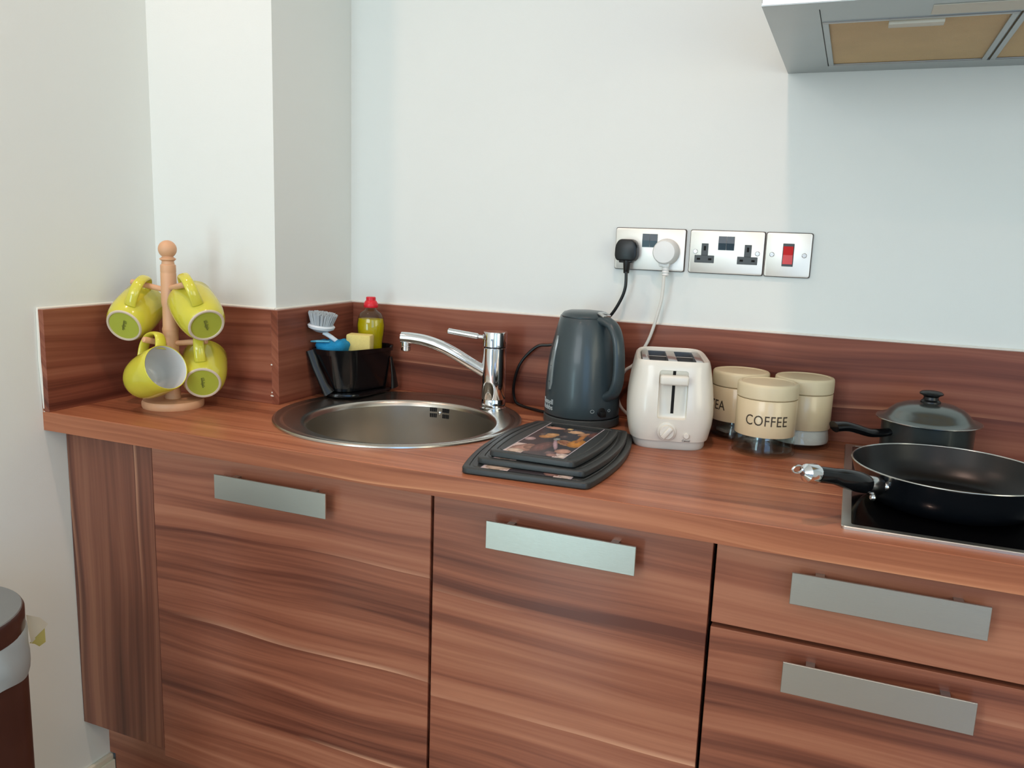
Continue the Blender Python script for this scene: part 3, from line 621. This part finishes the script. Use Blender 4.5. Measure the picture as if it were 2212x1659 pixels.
# ------------------------------------------------------------------ flexes and plugs
def flex(name, m, label, pts, plug, r=.0033):
    t = thing(name, label, 'cable', plug_pos[plug])
    base = Vector(plug_pos[plug]); b = B(); tube(b, [p - base for p in smooth_path(pts, 10)], r, 10); obj('flex', b, m, t); return t
plug_pos = {'b': (.6815, -.008, 1.2515), 'w': (.7615, -.008, 1.2500)}
t = flex('kettle_cable', M['black'], 'black flex of the kettle with its black plug in the left socket', [(.6865, -.036, 1.207), (.6860, -.034, 1.175), (.676, -.031, 1.146), (.655, -.030, 1.112), (.612, -.029, 1.068), (.560, -.029, 1.048), (.524, -.029, 1.041), (.494, -.030, 1.034), (.459, -.031, .995), (.4455, -.032, .946), (.450, -.034, .912), (.469, -.045, .9037), (.52, -.075, .9037), (.556, -.092, .905)], 'b')
b = B(); pl = rpoly([(-.0185, -.0225), (.0185, -.0225), (.0230, -.014), (.0225, .008), (.0150, .0215), (-.0150, .0215), (-.0225, .008), (-.0230, -.014)], .007, 4)
prism(b, pl, .0, .026, .0035); bx(b, (-.014, -.0265, .006), (.014, -.0205, .022), .002); xf(b, Matrix.Rotation(PI / 2, 4, 'X')); obj('plug', b, M['black'], t)
b = B(); lathe(b, [(.0055, -.0480), (.0060, -.047), (.0075, -.028), (.0085, -.0225), (.0085, -.020)], 16); xf(b, Matrix.Translation((.002, -.016, 0))); bb = b; obj('strain_relief', bb, M['black'], t)
t = flex('toaster_cable', M['cord_w'], 'white flex of the toaster with its round white plug in the left socket plate', [(.7650, -.036, 1.203), (.7635, -.034, 1.161), (.756, -.032, 1.123), (.744, -.030, 1.079), (.732, -.032, 1.050), (.716, -.042, 1.018), (.699, -.046, 1.003), (.687, -.047, .976), (.686, -.046, .950), (.694, -.042, .925), (.712, -.036, .908), (.735, -.034, .905), (.7600, -.036, .908), (.7700, -.040, .918), (.7780, -.050, .925)], 'w')
b = B(); lathe(b, [(0, 0), (.0250, 0), (.0270, .002), (.0270, .006), (.0262, .0085), (.0235, .026), (.0215, .029), (.010, .0305), (0, .0305)], 40); bx(b, (-.011, -.030, .004), (.011, -.018, .020), .003); xf(b, Matrix.Rotation(PI / 2, 4, 'X')); obj('plug', b, M['white'], t)
b = B(); lathe(b, [(.0050, -.049), (.0062, -.048)] + [(.0062 if k % 2 else .0078, -.046 + .0028 * k) for k in range(8)] + [(.009, -.022)], 16); xf(b, Matrix.Translation((.003, -.014, 0))); obj('strain_relief', b, M['white'], t)

# ------------------------------------------------------------------ sockets and cooker switch
def screw(x, z, parent):
    b = B(); lathe(b, [(0, 0), (.0046, 0), (.0046, .0008), (.0038, .0014), (0, .0014)], 20); bx(b, (-.0035, -.0005, .0009), (.0035, .0005, .0017)); xf(b, Matrix.Translation((x, -.0078, z)) @ Matrix.Rotation(PI / 2, 4, 'X') @ Matrix.Rotation(random.uniform(0, 3), 4, 'Z')); obj('screw', b, M['chromes'], parent)
def plate(x, w, label, cat, gname):
    t = thing(gname, label, cat, (x, 0, 1.2967)); h = .086
    b = B(); pp = rpoly([(0, -h), (w, -h), (w, 0), (0, 0)], .004, 3); prism(b, pp, 0, .0045); xf(b, Matrix.Rotation(PI / 2, 4, 'X')); obj('gasket', b, M['gasket'], t)
    b = B(); pp = rpoly([(.0012, -h + .0012), (w - .0012, -h + .0012), (w - .0012, -.0012), (.0012, -.0012)], .004, 3); prism(b, pp, .0044, .0078, .0006); xf(b, Matrix.Rotation(PI / 2, 4, 'X')); obj('faceplate', b, M['plate'], t); return t
def tee(x, parent):
    b = B(); bx(b, (x - .0195, -.0084, -.0650), (x + .0195, -.0070, -.0500), .0006, seg=1); bx(b, (x - .0068, -.0084, -.0500), (x + .0068, -.0070, -.0265), .0004, seg=1); s = obj('socket_insert', b, M['insert'], parent)
    b = B(); bx(b, (x - .0022, -.0087, -.0405), (x + .0022, -.0075, -.0315)); bx(b, (x - .0145, -.0087, -.0595), (x - .0080, -.0075, -.0555)); bx(b, (x + .0080, -.0087, -.0595), (x + .0145, -.0075, -.0555)); obj('pin_hole', b, M['dark'], s)
def rockers(x, parent):
    for s in (-1, 1):
        b = B(); x0 = x + (-.0155 if s < 0 else .0003); rings(b, [[Vector((xx, y, z)) for y, z in ((-.0075, -.0385), (-.0088, -.0385), (-.0104, -.0250), (-.0092, -.0115), (-.0075, -.0115))] for xx in (x0, x0 + .0152)]); obj('switch', b, M['switch'], parent, 0.2)
t = plate(.6526, .146, 'brushed steel double socket on the left, with a black and a white plug in it', 'socket', 'wall_socket'); rockers(.0725, t)
t = plate(.8068, .146, 'empty brushed steel double socket in the middle of the row', 'socket', 'wall_socket'); rockers(.0725, t); tee(.0310, t); tee(.1150, t); screw(.0125, -.043, t); screw(.1335, -.043, t)
t = plate(.9545, .086, 'square brushed steel cooker switch with a red rocker at the right of the sockets', 'switch', 'cooker_switch'); screw(.0130, -.043, t); screw(.0730, -.043, t)
b = B(); bx(b, (.0325, -.0086, -.0650), (.0535, -.0072, -.0210), .0006, seg=1); r_ = obj('rocker_frame', b, M['insert'], t)
b = B(); rings(b, [[Vector((xx, y, z)) for y, z in ((-.0080, -.0605), (-.0112, -.0605), (-.0098, -.0430), (-.0130, -.0265), (-.0080, -.0265))] for xx in (.0340, .0520)]); obj('red_rocker', b, M['rocker'], r_, 0.2, 'red rocker')

# ------------------------------------------------------------------ storage jars
def jar(x, y, label, word, rot=0, content=None, H=.131):
    t = thing('storage_jar', label, 'jar', (x, y, TOP), math.radians(-90 + rot), 'cream storage jars')
    og = [(0, 0), (.0515, 0), (.0550, .002), (.0562, .006), (.0558, .012), (.0535, .030), (.0518, .038), (.0515, .097)]
    ig = [(.0490, .097), (.0493, .038), (.0508, .030), (.0528, .014), (.0515, .009), (.040, .0075), (0, .0072)]
    b = B(); lathe(b, og + ig, 56); obj('glass_jar', b, M['glass'], t, 0.9)
    b = B(); lathe(b, [(.0517, .0365), (.0528, .0365), (.0531, .0375), (.0531, .1010), (.0525, .1020), (.0500, .1020), (.0517, .100)], 56); bd = obj('cream_band', b, M['cream'], t)
    b = B(); lathe(b, [(0, .1025), (.0510, .1025), (.0520, .1035), (.0533, .1045), (.0536, .110), (.0536, H - .006), (.0530, H - .002), (.0512, H), (.047, H + .0005), (.045, H - .001), (0, H - .0014)], 56); obj('lid', b, M['creamlid'], t)
    if word:
        b = text_bm(word, .0262, .0002, spacing=1.05); xf(b, Matrix.Scale(.82, 4, (1, 0, 0))); wrap(b, .0533, 0, .066); obj('lettering', b, M['ink'], bd)
    if content == 'sugar':
        b = B(); lathe(b, [(0, .0078), (.0395, .0080), (.0512, .0095), (.0524, .014), (.0504, .030), (.0489, .038), (.0486, .075), (0, .078)], 40); o = obj('sugar', b, M['sugar'], t); o['kind'] = 'stuff'
    if content == 'tea':
        random.seed(11)
        for k in range(5):
            b = B(); a = k * 1.3; bx(b, (-.022, -.016, -.004), (.022, .016, .004), .003); xf(b, Matrix.Translation((.017 * math.cos(a), .017 * math.sin(a), .016 + .006 * k)) @ Matrix.Rotation(a, 4, 'Z') @ Matrix.Rotation(random.uniform(-.3, .3), 4, 'X') @ Matrix.Rotation(random.uniform(-.2, .2), 4, 'Y')); obj('tea_bag', b, M['foil'], t)
jar(.937, -.0752, 'cream and glass jar lettered TEA, half hidden behind the toaster', 'TEA', -43, 'tea')
jar(1.0535, -.0748, 'cream and glass jar full of white sugar, nearest the splashback by the saucepan', None, 0, 'sugar')
jar(.9968, -.1737, 'cream jar lettered COFFEE with an empty glass bottom, in front of the other two', 'COFFEE', 7, None, .130)

# ------------------------------------------------------------------ chopping boards
def paint(u, v):
    """flat printed picture: dark ground with bread, spoon and nuts, u across, v from front to back"""
    c = (58, 52, 56)
    def blob(cu, cv, ru, rv, col, rot=0):
        nonlocal c
        du, dv = u - cu, v - cv; x = du * math.cos(rot) + dv * math.sin(rot); y = -du * math.sin(rot) + dv * math.cos(rot)
        w = (x / ru) ** 2 + (y / rv) ** 2 + .12 * math.sin(19 * u + 13 * v) * math.sin(23 * v - 7 * u)
        if w < 1: c = tuple(int(a * (1 - .28 * w) + 8 * math.sin(60 * u) * math.cos(50 * v)) for a in col)
    if v < .26 and u < .3 or (v < .12 and u > .8): c = (206, 186, 180)
    blob(.22, .14, .20, .12, (170, 128, 112), .3); blob(.16, .05, .14, .05, (214, 190, 170)); blob(.30, .18, .10, .06, (150, 112, 96)); blob(.46, .24, .13, .17, (112, 78, 74), -.5)
    blob(.60, .34, .18, .03, (190, 160, 168), -.9); blob(.72, .42, .17, .07, (196, 144, 104), -.2); blob(.72, .42, .15, .04, (150, 98, 70), -.2); blob(.84, .18, .12, .07, (206, 160, 140)); blob(.70, .10, .10, .05, (120, 96, 96)); blob(.76, .05, .08, .04, (170, 130, 120)); blob(.93, .05, .08, .05, (226, 208, 196))
    blob(.30, .56, .14, .07, (196, 140, 84), .2); blob(.34, .62, .12, .05, (206, 158, 108)); blob(.18, .60, .06, .04, (110, 96, 92)); blob(.50, .50, .05, .04, (150, 160, 160)); blob(.55, .60, .07, .05, (104, 92, 92)); blob(.10, .42, .09, .05, (186, 160, 160))
    blob(.88, .44, .13, .13, (206, 138, 52), .3); blob(.84, .62, .045, .17, (178, 118, 60), .1); blob(.62, .78, .16, .05, (220, 176, 134)); blob(.80, .74, .10, .04, (190, 140, 100), .5); blob(.22, .84, .18, .04, (200, 150, 128)); blob(.30, .92, .09, .04, (232, 220, 206)); blob(.46, .80, .06, .06, (92, 66, 56)); blob(.47, .86, .05, .03, (226, 190, 130)); blob(.94, .76, .06, .09, (112, 70, 62))
    if u < .025 or u > .975: c = (186, 176, 182)
    return c
pm = bpy.data.materials.new('printed_food_picture'); pm.use_nodes = True; ca = pm.node_tree.nodes.new('ShaderNodeVertexColor'); ca.layer_name = 'print'
pm.node_tree.links.new(ca.outputs[0], pm.node_tree.nodes['Principled BSDF'].inputs['Base Color']); pm.node_tree.nodes['Principled BSDF'].inputs['Roughness'].default_value = 0.25; M['print'] = pm
def board(cx, cy, z, w, L, th, ang, bulge, label, bs=1):
    t = thing('chopping_board', label, 'chopping board', (cx, cy, z), ang, 'stack of black chopping boards')
    hw, hl = w / 2, L / 2
    def outline(g=0.0):
        out = []; n = 14
        for i in range(n + 1): f = i / n * 2 - 1; out.append(Vector((hw - g + bulge * (1 - f * f), f * (hl - g))))
        for i in range(n + 1): f = 1 - i / n * 2; out.append(Vector((-hw + g - bulge * (1 - f * f), f * (hl - g))))
        return out
    def rnd(g):
        p = outline(g); k = []
        n = len(p)
        for i, q in enumerate(p):
            if i in (0, n // 2 - 1, n // 2, n - 1):
                a = p[i - 1] - q; c_ = p[(i + 1) % n] - q; rr = .010
                A = q + a.normalized() * min(rr, a.length * .5); C_ = q + c_.normalized() * min(rr, c_.length * .5)
                for j in range(4): s = j / 3; k.append((1 - s) ** 2 * A + 2 * s * (1 - s) * q + s * s * C_)
            else: k.append(q)
        return k
    b = B(); rings(b, [ring2(rnd(.002), 0), ring2(rnd(0), .002), ring2(rnd(0), th - .002), ring2(rnd(.0008), th - .0006), ring2(rnd(.002), th), ring2(rnd(.0085), th), ring2(rnd(.0095), th - .0012), ring2(rnd(.0125), th - .0012), ring2(rnd(.0135), th - .0002)])
    bo = obj('board', b, M['boardp'], t, 0.5)
    sl = rpoly([(-w * .32, hl - .042), (w * .32, hl - .042), (w * .32, hl - .018), (-w * .32, hl - .018)], .0115, 4); c = B(); prism(c, sl, -.01, th + .01); cut(bo, c)
    # print
    me = bpy.data.meshes.new('printed_picture'); nu, nv = 56, 84; pw, pl = w * .72, L * .90; vs = []; fs = []; cols = []
    for j in range(nv + 1):
        for i in range(nu + 1): vs.append(((i / nu - .5) * pw, -hl + .009 + pl * j / nv, th + .0003))
    for j in range(nv):
        for i in range(nu):
            x = ((i + .5) / nu - .5) * pw; y = -hl + .009 + pl * (j + .5) / nv
            if abs(x) < w * .335 and hl - .044 < y < hl - .016: continue
            a = j * (nu + 1) + i; fs.append((a, a + 1, a + nu + 2, a + nu + 1)); cols.append(s2l(paint((i + .5) / nu, (j + .5) / nv)))
    me.from_pydata(vs, [], fs); la = me.color_attributes.new('print', 'FLOAT_COLOR', 'CORNER'); k = 0
    for f, cl in zip(me.polygons, cols):
        for li in f.loop_indices: la.data[li].color = cl
    me.materials.append(pm); o = bpy.data.objects.new('printed_picture', me); COL.objects.link(o); o.parent = t
    return t
ang = math.radians(3.5)
board(.6690, -.3900, TOP + .0004, .205, .350, .0110, ang, .020, 'largest black chopping board with a food picture, bottom of the stack')
board(.6750, -.3900, TOP + .0118, .178, .302, .0110, math.radians(2.0), .016, 'middle-sized black chopping board, second in the stack of three')
board(.6800, -.4080, TOP + .0232, .144, .250, .0110, math.radians(-0.5), .010, 'smallest black chopping board on top of the stack, food picture showing')

# ------------------------------------------------------------------ hob
HX0, HX1, HY0, HY1 = 1.1365, 1.7165, -.552, -.045
t = thing('ceramic_hob', 'black glass hob with a narrow stainless steel frame, set in the worktop', 'hob', ((HX0 + HX1) / 2, (HY0 + HY1) / 2, TOP)); ox, oy = (HX0 + HX1) / 2, (HY0 + HY1) / 2
b = B(); w_ = (HX1 - HX0) / 2; d_ = (HY1 - HY0) / 2; f_ = .013
def rect(g, z): return ring2(rpoly([(-w_ + g, -d_ + g), (w_ - g, -d_ + g), (w_ - g, d_ - g), (-w_ + g, d_ - g)], .006, 3), z)
rings(b, [rect(0, 0), rect(0, .0035), rect(.0008, .0045), rect(f_ - .0005, .0045), rect(f_, .0035), rect(f_, 0)], False, False); obj('frame', b, M['steel'], t)
b = B(); rings(b, [rect(f_, .0005), rect(f_, .0040)]); obj('glass_top', b, M['hob'], t)

# ------------------------------------------------------------------ frying pan
PZ = TOP + .0045
t = thing('frying_pan', 'large black non-stick frying pan with a chrome-ended handle, on the hob', 'pan', (1.28, -.37, PZ))
b = B(); lathe(b, [(0, 0), (.098, 0), (.106, .003), (.120, .016), (.130, .034), (.1365, .0545), (.1372, .0555)], 72); bo = obj('outer_wall', b, M['pan_out'], t)
b = B(); lathe(b, [(.1345, .0555), (.1335, .0535), (.1275, .034), (.117, .0165), (.104, .006), (.097, .0045), (0, .0040)], 72); obj('inner_coating', b, M['pan_in'], t)
b = B(); n_ = 72; tube(b, [(.1358 * math.cos(2 * PI * k / n_), .1358 * math.sin(2 * PI * k / n_), .0558) for k in range(n_ + 1)], .0014, 8); obj('rim', b, M['rim'], t)
def W2(x, y, z): return Vector((x - 1.28, y + .37, z - PZ))
pd = (Vector((1.0776, -.569, 0)) - Vector((1.182, -.466, 0))).normalized()
hpt = [W2(1.1640, -.4840, .9480), W2(1.145, -.503, .9560), W2(1.122, -.5255, .9640), W2(1.098, -.549, .9700)]
b = B(); tube(b, smooth_path(hpt, 5), [.0120 + .0035 * math.sin(PI * min(1, (i + 2) / 12)) for i in range(16)], 18, .95, (0, 0, 1)); obj('grip', b, M['blackg'], t)
b = B(); tube(b, [W2(1.1860, -.4620, .9410), W2(1.1800, -.4680, .9430), W2(1.1640, -.4840, .9480), W2(1.1620, -.4860, .9485)], [.0085, .0125, .0115, .0105], 16, 1.1, (0, 0, 1))
bmesh.ops.create_uvsphere(b, u_segments=12, v_segments=8, radius=.0065, matrix=Matrix.Translation(W2(1.1905, -.4680, .9440))); bmesh.ops.create_uvsphere(b, u_segments=12, v_segments=8, radius=.0050, matrix=Matrix.Translation(W2(1.1750, -.4800, .9290))); obj('bracket', b, M['chromes'], t)
b = B(); tube(b, [W2(1.0985, -.5485, .9700), W2(1.096, -.551, .9706), W2(1.086, -.561, .9730), W2(1.0815, -.5655, .9740)], [.0138, .0148, .0130, .0050], 18, .95, (0, 0, 1)); cp = obj('end_cap', b, M['chrome'], t)
b = B(); cpt = W2(1.0750, -.5710, .9790); ax = Vector((pd.x, pd.y, 0)); tube(b, [cpt + ax * (.0085 * math.cos(a_)) + Vector((0, 0, .0050 * math.sin(a_))) for a_ in [2 * PI * k / 20 for k in range(21)]], .0014, 8); obj('hanging_loop', b, M['chrome'], cp)

# ------------------------------------------------------------------ saucepan
t = thing('saucepan', 'dark grey lidded saucepan with a black knob and handle, behind the frying pan', 'pan', (1.263, -.143, PZ))
b = B(); lathe(b, [(0, 0), (.068, 0), (.0715, .003), (.0728, .02), (.0735, .0775), (.0770, .0800), (.0770, .0812), (.0720, .0812), (.0710, .078), (.070, .006), (0, .005)], 64); obj('body', b, M['sauce'], t)
b = B(); lathe(b, [(.074, .0812), (.0825, .0800), (.0832, .0808), (.0828, .0818), (.0735, .0835), (.0680, .0875), (.0630, .0945), (.054, .1020), (.040, .1078), (.022, .1110), (.012, .1115), (0, .1115)], 64); ld = obj('lid', b, M['lid'], t, 0.8)
b = B(); n_ = 64; tube(b, [(.0829 * math.cos(2 * PI * k / n_), .0829 * math.sin(2 * PI * k / n_), .0810) for k in range(n_ + 1)], .0011, 6); obj('lid_edge', b, M['rim'], ld)
b = B(); lathe(b, [(0, .1105), (.0165, .1105), (.0160, .1135), (.0125, .1165), (.0115, .1210), (.0140, .1235), (.0185, .1255), (.0190, .1275), (.0160, .1300), (.008, .1315), (0, .1317)], 36); obj('knob', b, M['black'], ld)
b = B(); dr = Vector((-.85, -.53, 0)).normalized(); hpt = [dr * .0715 + Vector((0, 0, .060)), dr * .088 + Vector((0, 0, .058)), dr * .110 + Vector((0, 0, .059)), dr * .135 + Vector((0, 0, .066)), dr * .155 + Vector((0, 0, .0700)), dr * .172 + Vector((0, 0, .0695)), dr * .176 + Vector((0, 0, .069))]
sp_ = smooth_path(hpt, 4); b = B(); tube(b, sp_, [(.0105 + .0052 * (i / len(sp_))) * (0.55 if i == len(sp_) - 1 else 1) for i in range(len(sp_))], 16, .62, (0, 0, 1)); obj('handle', b, M['blackg'], t)

# ------------------------------------------------------------------ extractor hood
HZ = 1.5904; hx0, hx1, hy = .9663, 1.8663, -.4799
t = thing('extractor_hood', 'stainless steel cooker hood with tan grease filters on the wall above the hob', 'hood', (1.4163, -.01, HZ))
def HB(lo, hi, m, name, bev=0.0, parent=None, label=None):
    b = B(); bx(b, (lo[0] - 1.4163, lo[1] + .01, lo[2] - HZ), (hi[0] - 1.4163, hi[1] + .01, hi[2] - HZ), bev, seg=1); return obj(name, b, m, parent or t, label=label)
b = B(); X0, X1, Y0, Y1 = hx0 - 1.4163, hx1 - 1.4163, hy + .01, .008
bx(b, (X0, Y0, .004), (X1, Y1, .058), .001, seg=1)
i0, i1, j0, j1 = 1.0385 - 1.4163, 1.7940 - 1.4163, -.4450 + .01, -.0560 + .01
bx(b, (X0, Y0, 0), (X1, j0, .004)); bx(b, (X0, j1, 0), (X1, Y1, .004)); bx(b, (X0, j0, 0), (i0, j1, .004)); bx(b, (i1, j0, 0), (X1, j1, .004)); obj('canopy', b, M['hoodsteel'], t)
b = B(); bx(b, (X0 + .001, Y0 - .0008, .001), (X1 - .001, Y0, .057)); obj('front_glare_strip', b, M['hoodglare'], t)  # overexposed sheen of the steel front, put in as a white strip
b = B(); ca_ = [(-.15, .0085 - .32), (.15, .0085 - .32), (.15, .0085), (-.15, .0085)]
rings(b, [[Vector((X0 + .01, Y0 + .01, .058)), Vector((X1 - .01, Y0 + .01, .058)), Vector((X1 - .01, Y1, .058)), Vector((X0 + .01, Y1, .058))], [Vector((c_[0], c_[1] + .02, .20)) for c_ in [(-.15, -.27), (.15, -.27), (.15, -.012), (-.15, -.012)]], [Vector((c_[0], c_[1] + .02, .80)) for c_ in [(-.15, -.27), (.15, -.27), (.15, -.012), (-.15, -.012)]]]); obj('chimney', b, M['hoodsteel'], t)
HB((1.0400, -.4435, HZ + .0005), (1.7925, -.3740, HZ + .0038), M['hoodsteel'], 'lamp_panel')
for k, x0 in enumerate((1.0405, 1.2925, 1.5445)):
    x1 = x0 + .2480
    fr = HB((x0, -.3735, HZ + .0022), (x1, -.0570, HZ + .0038), M['filter'], 'grease_filter')
    b = B(); g = .008
    for lo, hi in (((x0, -.3735), (x1, -.3735 + g)), ((x0, -.0570 - g), (x1, -.0570)), ((x0, -.3735 + g), (x0 + g, -.0570 - g)), ((x1 - g, -.3735 + g), (x1, -.0570 - g))):
        bx(b, (lo[0] - 1.4163, lo[1] + .01, -.0008), (hi[0] - 1.4163, hi[1] + .01, .0022), .0005, seg=1)
    obj('filter_frame', b, M['hoodsteel'], fr)
    xc_ = (x0 + x1) / 2; b = B(); bx(b, (xc_ - .036 - 1.4163, -.3560 + .01, -.004), (xc_ + .036 - 1.4163, -.3345 + .01, .0022), .001); obj('catch', b, M['lampp'], fr)
for x0 in (1.1800, 1.5800):
    HB((x0, -.4320, HZ - .0006), (x0 + .13, -.3850, HZ + .0004), M['lampp'], 'lamp_cover')

# ------------------------------------------------------------------ pedal bin
t = thing('waste_bin', 'dark brown round bin with a grey lid and bag edge showing, by the left wall', 'bin', (-.112, -.962, 0))
b = B(); lathe(b, [(0, 0), (.112, 0), (.118, .004), (.121, .62), (.119, .625), (.115, .62), (.112, .01), (0, .008)], 64); obj('body', b, M['bin'], t)
b = B(); lathe(b, [(0, .640), (.117, .640), (.122, .642), (.1225, .672), (.120, .677)], 64, mi=0); lathe(b, [(.120, .677), (.1185, .6785), (.06, .6800), (0, .6805)], 64, mi=1); bmesh.ops.remove_doubles(b, verts=b.verts, dist=1e-5); obj('lid', b, [M['bin'], M['binlid']], t)
b = B(); random.seed(9); rs = []; n_ = 90
ph = [random.uniform(0, 6.28) for _ in range(8)]
def br(r, z, k): return [Vector(((r + k * sum(math.sin((3 + 4 * q) * 2 * PI * i / n_ + ph[q] + z * 60) / (1 + q * .6) for q in range(5))) * math.cos(2 * PI * i / n_), (r + k * sum(math.sin((3 + 4 * q) * 2 * PI * i / n_ + ph[q] + z * 60) / (1 + q * .6) for q in range(5))) * math.sin(2 * PI * i / n_), z + .006 * math.sin(5 * 2 * PI * i / n_ + 1) * (1 if z < .6 else 0))) for i in range(n_)]
rings(b, [br(.1215, .644, .0002), br(.1235, .638, .0010), br(.1250, .628, .0016), br(.1255, .615, .0020), br(.1260, .602, .0020), br(.1250, .590, .0016), br(.1238, .578, .0010), br(.1225, .572, .0004)], False, False); obj('bin_bag', b, M['bag'], t, 1.2)
b = B(); vs = [(.068, .103, .652), (.079, .118, .643), (.086, .126, .630), (.080, .119, .618), (.071, .106, .602), (.069, .104, .628)]
vv = [b.verts.new(v) for v in vs]; b.faces.new((vv[0], vv[1], vv[2], vv[5])); b.faces.new((vv[5], vv[2], vv[3], vv[4])); 
bmesh.ops.solidify(b, geom=list(b.faces), thickness=.002); obj('paper_corner', b, M['bagw'], t)
b = B(); vs = [(.083, .122, .624), (.083, .122, .600), (.077, .115, .594), (.073, .110, .600), (.069, .104, .603)]
vv = [b.verts.new(v) for v in vs]; b.faces.new(vv); bmesh.ops.solidify(b, geom=list(b.faces), thickness=.002); obj('paper_scrap', b, M['bagy'], t)

for z_, w_ in ((.985, .006), (.918, .011), (.925, .004)):
    b = B(); random.seed(int(z_ * 1000)); n_ = 7; rings(b, [[Vector((.0002 + w_ * .5 * math.cos(2 * PI * i / n_) * random.uniform(.6, 1), yy, z_ + .0022 * math.sin(2 * PI * i / n_) * random.uniform(.6, 1))) for i in range(n_)] for yy in (CC - SPT - .0004, CC - SPT + .0004)])
    co = bpy.data.objects['splashback_panel.001']; xf(b, Matrix.Translation(-Vector(co.location))); obj('chipped_edge', b, M['caulk'], co, label='small pale chip on the panel edge')
bpy.context.view_layer.update()
